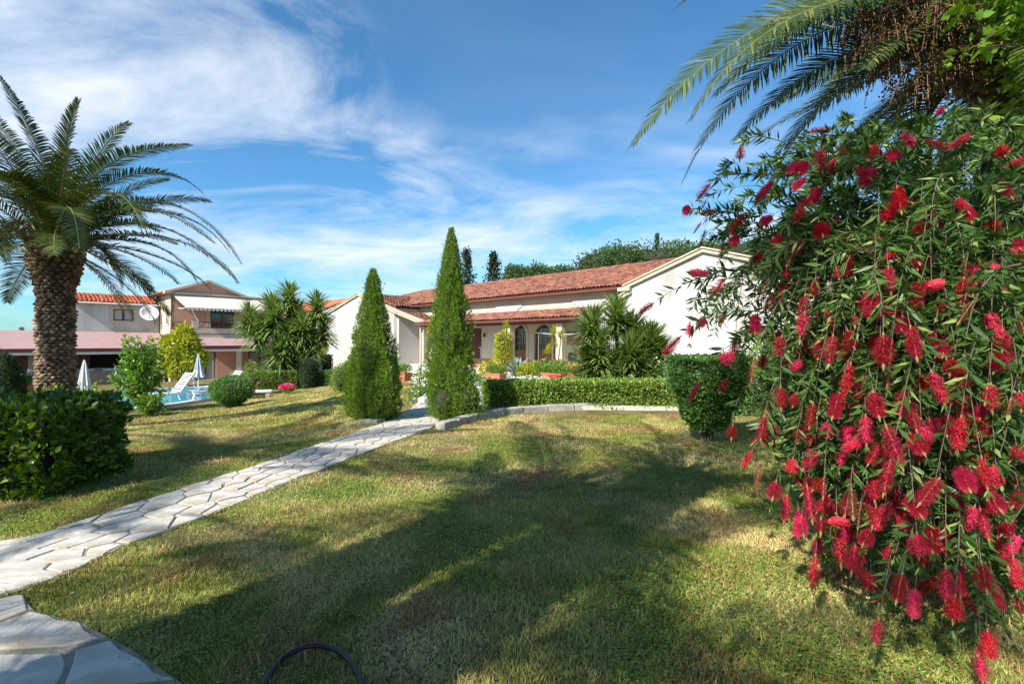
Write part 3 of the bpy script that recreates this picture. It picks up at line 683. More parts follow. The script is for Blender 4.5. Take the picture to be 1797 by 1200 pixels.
def rand_frond(C, az, el, L, droop, parent, n=58, LL=.42, m=None, w=.030, r0=.25):
    h = np.array([math.cos(az), math.sin(az), 0]); p = np.array(C, float) + h * r0; pts = []; N_ = 12; e = el
    for i in range(N_ + 1):
        pts.append(p.copy()); e = el - droop * ((i + 1) / N_) ** 1.4; p = p + (h * math.cos(e) + np.array([0, 0, math.sin(e)])) * L / N_
    pts = np.array(pts); ctrl = [pts[0], pts[4] * 1.0 + (pts[4] - (pts[0] + pts[8]) / 2) * .6, pts[9] + (pts[9] - (pts[6] + pts[12]) / 2) * .6, pts[12]]
    return frond_curve(ctrl, n, LL, parent, m, w, random.uniform(-.5, .5), side_hint=(-h[1], h[0], 0))
def palm_trunk(root, H, r, base_r, bulb, bulb_h, rows_dz=.062, cols=17, lean=(0, 0)):
    zs = np.arange(0, H, .08); prof = []
    for z in list(zs) + [H]:
        rr = r + (base_r - r) * math.exp(-z / .35); t = (z - (H - bulb_h)) / bulb_h
        if t > 0: rr = r + (bulb - r) * math.sin(min(1, t * 1.35) * math.pi / 2) * (1 if t < .8 else 1 - (t - .8) * 1.2)
        prof.append((rr, z))
    mb = MB(); n = 20
    b = 0
    for rr, z in prof:
        for k in range(n): a = 2 * math.pi * k / n; mb.v.append((rr * .95 * math.cos(a) + lean[0] * z, rr * .95 * math.sin(a) + lean[1] * z, z))
    for i in range(len(prof) - 1):
        for k in range(n): k2 = (k + 1) % n; mb.f.append((i * n + k, i * n + k2, (i + 1) * n + k2, (i + 1) * n + k))
    mb.f.append(tuple((len(prof) - 1) * n + k for k in range(n)))
    mb.build('trunk', M_ptrunk, root, smooth=True)
    Ms, Ts = [], []; z = .03; row = 0
    while z < H - .04:
        rr = np.interp(z, [p[1] for p in prof], [p[0] for p in prof]); big = 1 + 1.1 * max(0, (z - (H - bulb_h)) / bulb_h)
        for k in range(cols):
            a = 2 * math.pi * (k + .5 * (row % 2)) / cols + random.uniform(-.05, .05); h = np.array([math.cos(a), math.sin(a), 0]); t = np.array([-math.sin(a), math.cos(a), 0])
            wd = 2 * math.pi * rr / cols * random.uniform(.8, 1.0); ht = .058 * big * random.uniform(.65, 1.3); dp = .042 * random.uniform(.3, 1.6) * big ** .6
            Ms.append(np.stack([t * wd, np.array([0, 0, 1.]) * ht, h * dp], 1)); Ts.append(h * rr * .94 + np.array([lean[0] * z, lean[1] * z, z + random.uniform(-.008, .008)]))
        z += rows_dz * big; row += 1
    bv = [(-.5, .5, 0), (0, -.5, 0), (.5, .5, 0), (0, 1.1, 0), (-.32, .35, 1), (0, -.1, 1.1), (.32, .35, 1), (0, .75, .7)]
    scatter('leaf_scars', bv, [(0, 1, 5, 4), (1, 2, 6, 5), (2, 3, 7, 6), (3, 0, 4, 7), (4, 5, 6, 7)], np.array(Ms), np.array(Ts), M_pscar, root, 'stuff')
M_ptrunk = mat('palm_trunk_core', (.06, .040, .026), (.04, .026, .018), 10, .95)
M_pscar = mat('palm_leaf_scars', (.27, .19, .13), (.11, .07, .045), 7, .9, .6, 40, island=.5)
def stubs(root, C, r, n, L=.5):
    """cut leaf bases round the crown"""
    mb = MB()
    for i in range(n):
        a = 2.4 * i; e = .25 + 1.0 * (i / n); h = Vector((math.cos(a) * math.cos(e), math.sin(a) * math.cos(e), math.sin(e))); p = Vector(C) + Vector((math.cos(a), math.sin(a), 0)) * r * .75
        mb.tube([p, p + h * L * random.uniform(.7, 1.1)], [.06, .03], 4)
    mb.build('leaf_bases', M_stub, root)
M_stub = mat('leaf_bases', (.28, .20, .08), (.16, .10, .05), 6, .7)

# ================================================================== THE VILLA (long low house)
HU, HV = Vector((.713, -.701, 0)), Vector((.701, .713, 0)); HROT = math.atan2(-.701, .713)
O_ = Vector((.01, 23.1, 0))
villa = empty('villa', O_, 'long low cream house with old red tiled roofs, arched doors and two gabled wings', 'house', HROT)
FZ = .10
def door(parent, cx, z0, w, h, y, panes=3, half=True):
    """arched door set in its opening; frame mesh with panel and panes as sub-parts"""
    outer = arch(cx, z0, w, h); inner = arch(cx, z0 + .02, w - .14, h - .08)
    fr = panel('arched_door', outer, [inner], .10, M_wood, parent, (0, y, 0))
    # lower wooden panel
    MB().box(cx - w / 2 + .07, cx + w / 2 - .07, .03, .07, z0 + .02, z0 + h * .42).build('door_panel', M_wood, fr)
    r = (w - .14) / 2; zc = z0 + .02 + (h - .08) - r; gl = [(cx - r, z0 + h * .42), (cx + r, z0 + h * .42)] + [(cx + r * math.cos(math.pi * i / 12), zc + r * math.sin(math.pi * i / 12)) for i in range(13)]
    panel('pane', gl, [], .02, M_glass, fr, (0, .06, 0))
    bars = MB()
    for i in range(1, panes): x_ = cx - r + 2 * r * i / panes; ht = zc + math.sqrt(max(0, r * r - (x_ - cx) ** 2)); bars.box(x_ - .012, x_ + .012, .035, .055, z0 + h * .42, ht)
    for zq in (z0 + h * .58, z0 + h * .72): bars.box(cx - r, cx + r, .036, .056, zq, zq + .022)
    bars.build('glazing_bars', M_woodl, fr)
    ring = panel('door_surround', arch(cx, z0, w + .30, h + .15), [arch(cx, z0 - .001, w + .02, h + .01)], .03, M_ivory, parent, (0, y - .115, 0))
    return fr
WT = .22
# back wall of the porch with arched doors (x positions along the wall)
def u_on(px, v):                        # where the pixel column meets the plane y=v of the villa
    k = (px - 898.5) / F; x0, y0 = O_.x + HV.x * v, O_.y + HV.y * v
    return (y0 * k - x0) / (HU.x - HU.y * k)
d1, d2, d3 = u_on(912, 2.2), u_on(953, 2.2), u_on(728, 2.2)
holes = [arch(d1, FZ, .95, 2.3), arch(d2, FZ, 1.15, 2.3), arch(d3, FZ, 1.0, 2.3), rect(u_on(820, 2.2), u_on(845, 2.2), FZ, 2.3)]
wx0, wx1 = u_on(995, 2.2), u_on(1020, 2.2)
panel('wall', rect(-21, 14, -1.3, 3.92), holes, WT, M_ivory, villa, (0, 2.2, 0))
for dx, w_ in ((d1, .95), (d2, 1.15), (d3, 1.0)): door(villa, dx, FZ, w_, 2.3, 2.28)
MB().box(u_on(820, 2.2), u_on(845, 2.2), 2.27, 2.36, FZ, 2.3).build('plain_door', M_dwood, villa)
# shuttered window beside the right pillar
sh = MB().box(wx0, wx1, 2.13, 2.20, 1.35, 2.0).build('shuttered_window', M_woodl, villa)
sl = MB()
for i in range(11): sl.box(wx0 + .05, wx1 - .05, 2.10, 2.125, 1.40 + i * .053, 1.435 + i * .053)
sl.build('slats', M_woodl, sh)
# cartouche plaques on the upper wall
for px in (893, 1034):
    c_ = u_on(px, 2.2); w_ = 1.0 if px < 950 else .95
    MB().prism([(c_ - w_, 3.52), (c_ - w_ + .02, 3.36), (c_ - w_ * .8, 3.30), (c_ - w_ * .62, 3.14), (c_ + w_ * .62, 3.14), (c_ + w_ * .8, 3.30), (c_ + w_ - .02, 3.36), (c_ + w_, 3.52)], 2.15, 2.199).build('wall_plaque', M_white, villa)
MB().box(-21, 14, 2.12, 2.197, 3.68, 3.90).build('cornice', M_trim, villa)
# lamp on the porch wall
lp = u_on(852, 2.2); MB().lathe([(.03, 0), (.07, .03), (.07, .16), (.02, .22)], 8, (lp, 2.10, 1.78)).build('wall_lamp', M_dwood, villa)
# gables: left wing and right wing, front faces at y=0
def upr(px, py):                         # (u,z) on the front plane
    u = u_on(px, 0); Y = O_.y + HU.y * u; return (u, CAMZ + (600 - py) / F * Y)
LA, LL_, LR = (-14.87, 4.72), (-20.2, 3.45), (-7.3, 2.50)
panel('wall', [(LL_[0], -1.3), (-10.4, -1.3), (-10.4, 3.30), LA, LL_], [], .25, M_white, villa, (0, 0, 0))
MB().box(-7.62, -7.22, 0, .4, -.4, 2.42).build('pillar', M_cream, villa)
RA, RL, RL2, RR = (9.22, 4.58), (6.45, 3.62), (4.37, 2.45), (14.2, 2.9)
panel('wall', [(RL2[0], -.2), (14.2, -.2), RR, RA, (RL[0], RL[1]), (RL[0] - .02, 3.30), (RL2[0], RL2[1])], [], .25, M_white, villa, (0, 0, 0))
MB().box(RL2[0] - .14, RL2[0] + .12, -.03, .3, -.2, 2.36).build('pillar', M_cream, villa)
def coping(a, b, w=.42, t=.16, y0=-.10):
    mb = MB(); mb.beam((a[0], y0 + w / 2 - .05, a[1]), (b[0], y0 + w / 2 - .05, b[1]), w, t, (0, 0, 1)); return mb
def cop(pts, name='gable_coping', y0=-.12, w=.42, t=.13):
    mb = MB()
    for a, b in zip(pts[:-1], pts[1:]):
        mb.prism([(a[0], a[1]), (b[0], b[1]), (b[0], b[1] + t), (a[0], a[1] + t)], y0, y0 + w)
        mb.prism([(a[0], a[1] + t), (b[0], b[1] + t), (b[0], b[1] + t + .05), (a[0], a[1] + t + .05)], y0 - .05, y0 + w + .05)
    return mb.build(name, M_trim, villa)
cop([(LL_[0] - .35, LL_[1] - .06), LA, (-10.4, 3.34), (LR[0] + .2, LR[1] - .03)])
cop([(RL[0] - .35, RL[1] - .10), RA, (RR[0] + .3, RR[1] - .06)])
cop([(RL2[0] - .25, RL2[1] - .08), (RL[0], 3.36)], y0=-.12, w=.36, t=.13)
MB().box(RL[0] - .52, RL[0] + .0, -.22, .2, 3.46, 3.60).build('kneeler', M_trim, villa)
# main roof: eave at y=1.75 z=3.95, ridge y=6.6 z=5.6, hipped at the left end
e_y, e_z, r_y, r_z = 1.72, 3.92, 6.6, 5.58
sl_v = Vector((0, r_y - e_y, r_z - e_z)); Hs = sl_v.length; xl, xr = -21.2, 7.3
roof('main_roof_tiles', (xl, e_y, e_z), (1, 0, 0), sl_v, xr - xl, Hs, M_tile, M_under, villa, PolyClip([(0, 0), (xr - xl, 0), (xr - xl, Hs), (4.9, Hs)]))
hip = Vector((4.9, 0, r_z - e_z)); roof('hip_roof_tiles', (xl, 2 * r_y - e_y, e_z), (0, -1, 0), hip, 2 * (r_y - e_y), hip.length, M_tile, M_under, villa, PolyClip([(0, 0), (2 * (r_y - e_y), 0), (r_y - e_y, hip.length)]))
MB().prism([(e_y, e_z), (r_y, r_z), (2 * r_y - e_y, e_z)], xl + 5.1, xr, 'x').v
bk = Vector((0, -(r_y - e_y), r_z - e_z)); roof('rear_roof_tiles', (xr, 2 * r_y - e_y, e_z), (-1, 0, 0), bk, xr - xl, Hs, M_tile, M_under, villa, PolyClip([(0, 0), (xr - xl, 0), (xr - xl - 4.9, Hs), (0, Hs)]))
rg = MB()
for i in range(int((xr - xl - 4.9) / .36)):
    x_ = xl + 4.9 + i * .36; rg.prism([(r_y + .13 * math.cos(math.pi * j / 6), r_z + .02 + .12 * math.sin(math.pi * j / 6) + .01 * (i % 2)) for j in range(7)], x_, x_ + .355, 'x')
rg.build('ridge_tiles', M_tile, villa, 'stuff')
hp = MB()
for i in range(18):
    a = Vector((xl, e_y, e_z + .08)).lerp(Vector((xl + 4.9, r_y, r_z + .08)), i / 18); b = Vector((xl, e_y, e_z + .08)).lerp(Vector((xl + 4.9, r_y, r_z + .08)), (i + 1.1) / 18); hp.tube([a, b], [.11, .09], 7)
hp.build('hip_tiles', M_tile, villa, 'stuff')
MB().box(xl, RL[0] - .4, e_y + .02, e_y + .10, e_z - .13, e_z - .03).build('gutter', M_beam, villa)
# body walls behind
MB().box(-21, 14, 11.2, 11.4, -1.3, 3.9).build('wall', M_ivory, villa); MB().box(-20.9, -20.7, .2, 11.2, -1.3, 3.6).build('wall', M_white, villa); MB().box(13.9, 14.1, .25, 11.2, -.2, 3.4).build('wall', M_white, villa)
# porch roof
pz0, pz1 = 2.52, 3.06; ps = Vector((0, 2.55, pz1 - pz0)); roof('porch_roof_tiles', (-7.5, -.36, pz0), (1, 0, 0), ps, 11.75, ps.length, M_tile, M_under, villa)
MB().box(-7.4, 4.35, -.14, .06, 2.30, 2.48).build('porch_beam', M_beam, villa); MB().tube([(-7.45, -.40, 2.47), (4.4, -.40, 2.47)], .055, 8).build('gutter', M_beam, villa)
for px in (893, 983): u = u_on(px, 0) ; MB().box(u - .17, u + .17, -.10, .24, 0, 2.30).build('pillar', M_cream, villa, bevel=.01)
MB().box(-10.4, 4.4, -.5, 2.2, -.3, FZ - .004).build('porch_floor', M_coping, villa)
MB().box(-10.4, 4.37, 2.18, 2.197, FZ, .55).build('wall_skirting', M_woodl, villa)
MB().tube([(-7.0, -.16, 2.42), (-7.0, -.16, -.3)], .035, 7).build('drainpipe', M_trim, villa)
MB().tube([(13.6, -.06, 2.9), (13.6, -.06, -.1)], .04, 7).build('drainpipe', M_trim, villa)
# wing roofs, left: upper part down to an eave, then the lower lean-to
def plane_roof(x0, z0, x1, z1, y0, y1, nm):   # eave at x0,z0 rising to x1,z1, running from y0 to y1
    s_ = Vector((x1 - x0, 0, z1 - z0)); roof(nm, (x0, y0, z0), (0, 1, 0), s_, y1 - y0, s_.length, M_tile, M_under, villa)
plane_roof(-10.7, 3.72, -14.87, 4.84, .3, 7.5, 'wing_roof_tiles'); plane_roof(-7.0, 2.52, -10.8, 3.42, .3, 2.1, 'wing_roof_tiles')
plane_roof(-20.5, 3.5, -14.87, 4.84, .3, 8.5, 'wing_roof_tiles')
MB().box(-10.9, -10.75, .3, 5.6, 3.3, 3.72).build('wall', M_cream, villa)
plane_roof(6.2, 3.72, 9.22, 4.66, .3, 9, 'wing_roof_tiles'); plane_roof(14.4, 2.95, 9.22, 4.66, .3, 9, 'wing_roof_tiles'); plane_roof(4.1, 2.5, 6.4, 3.4, .24, 2.1, 'wing_roof_tiles')
MB().box(-10.45, -10.25, .25, 2.2, -.5, 3.2).build('wall', M_white, villa)
# second gable further back at the left
MB().prism([(-23.4, 3.3), (-17.5, 4.9), (-16.5, 4.9), (-16.5, 3.3)], 5.0, 5.3).build('rear_gable', M_white, villa)
MB().prism([(-23.8, 3.2), (-17.5, 4.92), (-16.8, 4.92), (-16.8, 5.1), (-17.5, 5.12), (-23.8, 3.42)], 4.8, 5.2).build('rear_gable_coping', M_trim, villa)
# ================================================================== two-storey hotel on the left
L0 = P(137, 600, 36); L0.z = 0
hotel = empty('hotel_building', L0, 'two storey white and pink building with orange tiles behind the pool', 'building', HROT)
GB = -1.7
# white block: front wall is the plane x=0, facing +x; y runs away to the right
def wallx(name, y0, y1, z0, z1, x, holes, m, t=.25, parent=hotel):
    # panel facing +x
    return panel(name, rect(y0, y1, z0, z1), holes, t, m, parent, (x, 0, 0), R(90))
ye = 4.95
wallx('wall', -.2, ye, GB, 4.42, 0, [rect(2.03, 3.27, 3.15, 4.05), ], M_white)
MB().box(-9, -.05, -.22, 0, GB, 4.42).build('wall', M_white, hotel)
wr = panel('window', rect(1.85, 3.45, 2.98, 4.22), [rect(2.03, 3.27, 3.15, 4.05)], .05, M_cream, hotel, (.045, 0, 0), R(90))
win = panel('window_frame', rect(2.03, 3.27, 3.15, 4.05), [rect(2.11, 2.58, 3.23, 3.97), rect(2.72, 3.19, 3.23, 3.97)], .06, M_dwood, hotel, (-.05, 0, 0), R(90))
panel('curtain', rect(2.08, 3.22, 3.2, 4.0), [], .02, M_curt, win, (0, .03, 0)); 
MB().box(-.02, .035, -.2, ye, 2.28, 2.42).build('ledge', M_ivory, hotel)
zr = 5.35; s_ = Vector((-2.8, 0, zr - 4.48)); roof('roof_tiles', (.32, -.45, 4.48), (0, 1, 0), s_, ye + .45, s_.length, M_tile2, M_under, hotel, None, .25, .38)
s2_ = Vector((2.8, 0, zr - 4.48)); roof('roof_tiles', (-5.28, -.45, 4.48), (0, 1, 0), s2_, ye + .45, s2_.length, M_tile2, M_under, hotel, None, .25, .38)
MB().tube([(.36, -.45, 4.44), (.36, ye, 4.44)], .06, 8).build('gutter', M_whitep, hotel)
MB().tube([(.14, ye - .25, 4.42), (.14, ye - .25, 2.42)], .04, 8).build('drainpipe', M_ivory, hotel)
MB().prism([(-5.2, 4.4), (0, 4.4), (-2.48, 5.24)], -.18, -.02).build('wall', M_white, hotel)
MB().prism([(.3, 4.42), (-2.48, zr - .06), (-2.48, zr + .10), (.34, 4.58)], -.52, -.38).build('bargeboard', M_ivory, hotel)
# satellite dish
dish = MB(); dish.lathe([(.02, 0), (.25, .02), (.48, .09), (.62, .17), (.60, .18), (.45, .10), (.02, .02)], 22)
dr = empty('satellite_dish', (0, 0, 0), 'white round satellite dish mounted high on the white wall', 'satellite dish'); dr.parent = None
dd = dish.build('reflector', M_whitep, dr, smooth=True)
MB().tube([(0, 0, .02), (0, -.45, .45)], .018, 6).box(-.05, .05, -.50, -.40, .42, .52).build('feed_arm', M_greym, dr)
MB().tube([(0, 0, -.02), (0, 0, -.35), (0, -.5, -.35)], .03, 6).build('bracket', M_greym, dr)
dp_ = O = hotel.matrix_basis @ Vector((.55, 4.2, 3.75)); dr.location = dp_
dr.rotation_euler = (HU * 1.0 + Vector((.1, -.25, .35))).to_track_quat('Z', 'Y').to_euler()
# pink block, front plane x=c
c = 4.05; yb = ye + .05
MB().box(-1.5, c, yb, yb + .22, GB, 5.30).build('wall', M_ivory, hotel)
ac = c - 1.2
MB().prism(arch(ac, 2.9, .55, 1.5), yb - .03, yb + .02).build('arched_window', M_glass, hotel)
panel('window_surround', arch(ac, 2.78, .85, 1.77), [arch(ac, 2.9, .55, 1.5)], .05, M_ivory, hotel, (0, yb - .05, 0))
wallx('wall', yb, yb + 8, 2.0, 5.30, c, [rect(yb + 2.6, yb + 4.3, 2.2, 4.35)], M_pink)
wallx('wall', yb, yb + 8, GB, 2.0, c, [rect(yb + 1.6, yb + 3.0, GB + .1, .75), rect(yb + 5.4, yb + 7.2, GB + .1, .75)], M_pink)
ga = yb + 2.45
MB().prism([(yb - .1, 5.30), (yb + 4.9, 5.30), (ga, 6.22)], c - .25, c - .02, 'x').build('pediment', M_pink, hotel)
MB().prism([(yb - .45, 5.14), (ga, 6.22), (yb + 5.2, 5.14), (yb + 5.2, 5.32), (ga, 6.40), (yb - .45, 5.32)], c - .3, c + .32, 'x').build('bargeboard', M_ivory, hotel)
MB().box(c - .1, c + .22, yb - .3, yb + 8, 5.16, 5.28).build('cornice', M_ivory, hotel)
for sgn in (-1, 1):
    y_e = yb - .45 if sgn < 0 else yb + 5.3; s_ = Vector((0, ga - y_e, 6.24 - 5.18)); roof('roof_tiles', (c - .3, y_e, 5.2), (-1, 0, 0), s_, 6, s_.length, M_tile2, M_under, hotel, None, .25, .38)
# glazed balcony door
bd = panel('balcony_door', rect(yb + 2.6, yb + 4.3, 2.2, 4.35), [rect(yb + 2.72, yb + 3.4, 2.4, 4.25), rect(yb + 3.5, yb + 4.18, 2.4, 4.25)], .07, M_dwood, hotel, (c - .06, 0, 0), R(90))
panel('pane', rect(yb + 2.7, yb + 4.2, 2.3, 4.3), [], .02, M_glass, bd, (0, .04, 0))
panel('door_surround', rect(yb + 2.3, yb + 4.6, 2.2, 4.5), [rect(yb + 2.6, yb + 4.3, 2.2, 4.35)], .05, M_cream, hotel, (c + .045, 0, 0), R(90))
# balcony
bx = c + 1.5; bs = 1.05
MB().box(c, bx, yb + bs, yb + 8, 2.02, 2.18).build('balcony_floor', M_ivory, hotel)
MB().box(bx - .16, bx, yb + bs, yb + 8, 1.85, 2.55).build('parapet', M_ivory, hotel); MB().box(c, bx - .16, yb + bs, yb + bs + .16, 1.85, 2.55).build('parapet', M_ivory, hotel)
for yy in (bs, bs + 3.05, bs + 6.1): MB().box(bx - .24, bx + .02, yb + yy, yb + yy + .42, 2.55, 3.08).build('parapet_pier', M_ivory, hotel)
def railing(a, b, z0, z1, name='railing'):
    a, b = Vector(a), Vector(b); mb = MB(); L = (b - a).length; n = max(1, int(L / .55))
    for z in (z0 + .06, z1): mb.beam(a + Vector((0, 0, z)), b + Vector((0, 0, z)), .05, .05)
    for i in range(n + 1): p = a.lerp(b, i / n); mb.beam(p + Vector((0, 0, z0)), p + Vector((0, 0, z1)), .04, .04)
    for i in range(n):
        p, q = a.lerp(b, i / n), a.lerp(b, (i + 1) / n)
        if i % 3 != 1: mb.beam(p + Vector((0, 0, z0 + .06)), q + Vector((0, 0, z1)), .025, .025); mb.beam(p + Vector((0, 0, z1)), q + Vector((0, 0, z0 + .06)), .025, .025)
        else:
            for f in (.25, .5, .75): r_ = p.lerp(q, f); mb.beam(r_ + Vector((0, 0, z0)), r_ + Vector((0, 0, z1)), .02, .02)
    return mb.build(name, M_dwood, hotel)
railing((bx - .1, yb + bs + .42, 0), (bx - .1, yb + bs + 3.05, 0), 2.55, 3.03); railing((bx - .1, yb + bs + 3.47, 0), (bx - .1, yb + bs + 6.1, 0), 2.55, 3.03); railing((c + .05, yb + .1, 0), (bx - .1, yb + bs, 0), 2.5, 3.03)
# cream roll-out awning over the balcony
aw = MB(); y0, y1 = yb + .1, yb + 7.6; n = 10
vs = []
for i in range(n + 1):
    f = i / n; vs += [(c + .03 + 1.9 * f, y0 + .5 * f, 5.12 - 1.05 * f - .06 * math.sin(math.pi * f)), (c + .03 + 1.9 * f, y1, 5.12 - 1.05 * f - .06 * math.sin(math.pi * f))]
k = len(vs); vs2 = [(a, b, z - .02) for a, b, z in vs]
aw.add(vs + vs2, [(2 * i, 2 * i + 1, 2 * i + 3, 2 * i + 2) for i in range(n)] + [(k + 2 * i + 2, k + 2 * i + 3, k + 2 * i + 1, k + 2 * i) for i in range(n)])
for i in range(26): yy = y0 + .5 + (y1 - y0 - .5) * i / 26; ww = (y1 - y0 - .5) / 26; aw.add([(c + 1.94, yy, 4.06), (c + 1.94, yy + ww, 4.06), (c + 1.94, yy + ww * .8, 3.86), (c + 1.94, yy + ww * .2, 3.86)], [(0, 1, 2, 3)])
aw.build('balcony_awning', M_awnc, hotel)
MB().tube([(c + .1, y0 + .35, 4.1), (c + 1.0, y0 + .4, 4.0), (c + 1.9, y0 + .52, 4.06)], .025, 6).tube([(c + 1.85, yb + bs + .3, 3.08), (c + 1.9, y0 + .75, 4.06)], .02, 6).build('awning_arm', M_whitep, hotel)
# big mauve terrace awnings
def awning(y0, y1, x0, z0, x1, z1, nm):
    mb = MB(); n = 8; vs = []
    for i in range(n + 1):
        f = i / n; zz_ = z0 + (z1 - z0) * f - .08 * math.sin(math.pi * f); vs += [(x0 + (x1 - x0) * f, y0, zz_), (x0 + (x1 - x0) * f, y1, zz_)]
    k = len(vs); mb.add(vs + [(a, b, z - .03) for a, b, z in vs], [(2 * i, 2 * i + 1, 2 * i + 3, 2 * i + 2) for i in range(n)] + [(k + 2 * i + 2, k + 2 * i + 3, k + 2 * i + 1, k + 2 * i) for i in range(n)])
    o = mb.build(nm, M_awn, hotel)
    MB().box(x1 - .01, x1 + .03, y0, y1, z1 - .24, z1 + .01).build('valance', M_awn_red, o)
    MB().box(x1 - .22, x1 - .06, y0, y1, z1 - .42, z1 - .24).build('awning_beam', M_whitep, o)
awning(-5.5, ye - .05, .05, 2.30, 3.4, 1.05, 'terrace_awning')
awning(yb + bs - .3, yb + 9.5, bx + .02, 1.86, bx + 2.0, 1.22, 'terrace_awning')
for (xx, yy) in ((3.1, -.6), (3.1, 4.6), (3.1, -5.4)): MB().box(xx - .14, xx + .14, yy - .14, yy + .14, GB, .66).build('terrace_pillar', M_cream, hotel)
for yy in (3.6, 9.2): MB().box(bx + 1.55, bx + 1.85, yb + yy, yb + yy + .3, GB, .85).build('terrace_pillar', M_cream, hotel)
MB().box(.02, 3.2, -5.4, 4.6, GB + .05, GB + .15).build('terrace_floor', M_kerb, hotel)
MB().box(.01, .05, -5.3, 4.5, GB + .15, 1.2).build('dark_interior_sheet', M_dark, hotel)  # flat dark sheet painted as the shaded interior under the awning
MB().box(3.0, 3.1, -.45, 4.5, GB + .1, -.55).build('terrace_wall', mat('mauve_wall', (.26, .19, .17), None, 3, .9), hotel)
for (a, b) in ((1.6, 3.0), (5.4, 7.2)):
    f_ = panel('terrace_door', rect(yb + a, yb + b, GB + .1, .75), [rect(yb + a + .1, yb + (a + b) / 2 - .05, GB + .2, .65), rect(yb + (a + b) / 2 + .05, yb + b - .1, GB + .2, .65)], .07, M_dwood, hotel, (c - .06, 0, 0), R(90))
    panel('curtain', rect(yb + a + .05, yb + b - .05, GB + .1, .7), [], .02, M_curt, f_, (0, .04, 0))
# restaurant tables with white cloths, under the awning
for i, (xx, yy) in enumerate([(2.3, .2), (2.4, 1.6), (1.2, .9), (2.4, 3.0)]):
    p = hotel.matrix_basis @ Vector((xx, yy, GB + .15)); t_ = empty('restaurant_table', p, ['white clothed table nearest the palm trunk under the mauve awning', 'white clothed table second from the palm trunk under the mauve awning', 'white clothed table set back in the dark terrace', 'white clothed table behind the leafy green tree'][i], 'table', HROT, 'tables under the mauve awning')
    MB().lathe([(.30, 0), (.30, .02), (.05, .05), (.05, 1.08)], 10).build('pedestal', M_blackm, t_); MB().box(-.45, .45, -.45, .45, 1.08, 1.12).build('table_top', M_whitep, t_)
    MB().box(-.47, .47, -.47, .47, .86, 1.125).build('tablecloth', mat('table_linen', (.62, .62, .60), None, 5, .9), t_, bevel=.01)

# low pavilion far left with its own awning
pv = empty('pavilion', P(38, 600, 33).to_2d().to_3d() , 'low pavilion with faded pink awning roof at the far left', 'building', HROT)
MB().box(-4, 0, -3.2, 3.2, GB, .75).build('wall', M_ivory, pv)
MB().add([(-4, -3.6, 2.15), (-4, 3.6, 2.15), (.9, 3.6, .95), (.9, -3.6, .95), (-4, -3.6, 2.10), (-4, 3.6, 2.10), (.9, 3.6, .90), (.9, -3.6, .90)], [(0, 1, 2, 3), (7, 6, 5, 4), (0, 3, 7, 4), (1, 5, 6, 2), (3, 2, 6, 7)]).build('awning_roof', mat('pink_awning', (.42, .17, .17), (.34, .17, .16), 1, .8), pv)
MB().box(.88, .93, -3.6, 3.6, .72, .95).build('valance', M_awn_red, pv)
for yy in (-2.4, -.6, 1.0, 2.6): MB().box(.0, .03, yy, yy + .9, GB + .1, .62).build('door_leaf', M_dwood if yy != 1.0 else M_wood, pv)
MB().lathe([(.14, 0), (.14, .5), (.22, .5), (.02, .62)], 8, (-3.2, 0, 2.0)).build('chimney_cowl', M_greym, pv)
# distant small house between yucca and villa
fh = empty('cottage', P(560, 600, 48).to_2d().to_3d(), 'small white cottage with wooden shutters and orange roof behind the yucca', 'house', HROT)
MB().box(-.2, 8, -3, 3, -1.2, 2.95 + 1.0).build('wall', M_white, fh)
fw = MB().box(-.26, -.18, -.1, .9, 2.6, 3.6).build('window', M_dwood, fh)
panel('wall', rect(-3.2, 2.4, -1.2, 3.9), [], .2, M_white, fh, (-1.5, -2.9, 0), 0)
wn = MB().box(-1.9, -.9, -3.0, -2.92, 2.55, 3.6).build('window', M_glass, fh)
for xx in (-2.4, -.88): MB().box(xx, xx + .48, -3.06, -2.98, 2.5, 3.65).build('shutter', M_wood, wn)
MB().box(-2.5, -.4, -3.08, -2.98, 2.35, 2.5).build('sill', M_ivory, wn)
s_ = Vector((0, 3.2, 1.5)); roof('roof_tiles', (-4.8, -3.3, 3.95), (1, 0, 0), s_, 12, s_.length, M_tile2, M_under, fh, None, .25, .4)
s_ = Vector((0, 1.3, .6)); roof('lower_roof_tiles', (-4.6, -4.3, 1.15), (1, 0, 0), s_, 7, s_.length, M_tile2, M_under, fh, None, .25, .4)
# ================================================================== pool
ZP = -1.0
m, t, b = newmat('pool_water'); b.inputs['Base Color'].default_value = (.03, .36, .52, 1); b.inputs['Roughness'].default_value = .08; b.inputs['IOR'].default_value = 1.33
nn_ = N('ShaderNodeTexNoise', t); nn_.inputs['Scale'].default_value = 5; bp = N('ShaderNodeBump', t); bp.inputs['Strength'].default_value = .25; bp.inputs['Distance'].default_value = .05
t.links.new(N('ShaderNodeTexCoord', t).outputs['Object'], nn_.inputs['Vector']); t.links.new(nn_.outputs[0], bp.inputs['Height']); t.links.new(bp.outputs[0], b.inputs['Normal'])
w_ = MB().add([(x, y, ZP + .02) for x, y in POOL], [tuple(range(len(POOL)))]).build('pool_water', m); tag(w_, kind='structure')
cp = MB(); n = len(POOL); cx = sum(p[0] for p in POOL) / n; cy = sum(p[1] for p in POOL) / n
outp = [(cx + (x - cx) * 1.09, cy + (y - cy) * 1.07) for x, y in POOL]
for i in range(n):
    j = (i + 1) % n; a, b_, c_, d_ = POOL[i], POOL[j], outp[j], outp[i]
    cp.add([(*p, z) for z in (ZP - .25, ZP + .12) for p in (a, b_, c_, d_)], [(0, 1, 2, 3), (7, 6, 5, 4), (0, 4, 5, 1), (1, 5, 6, 2), (2, 6, 7, 3), (3, 7, 4, 0)])
tag(cp.build('pool_edge', M_coping), kind='structure')
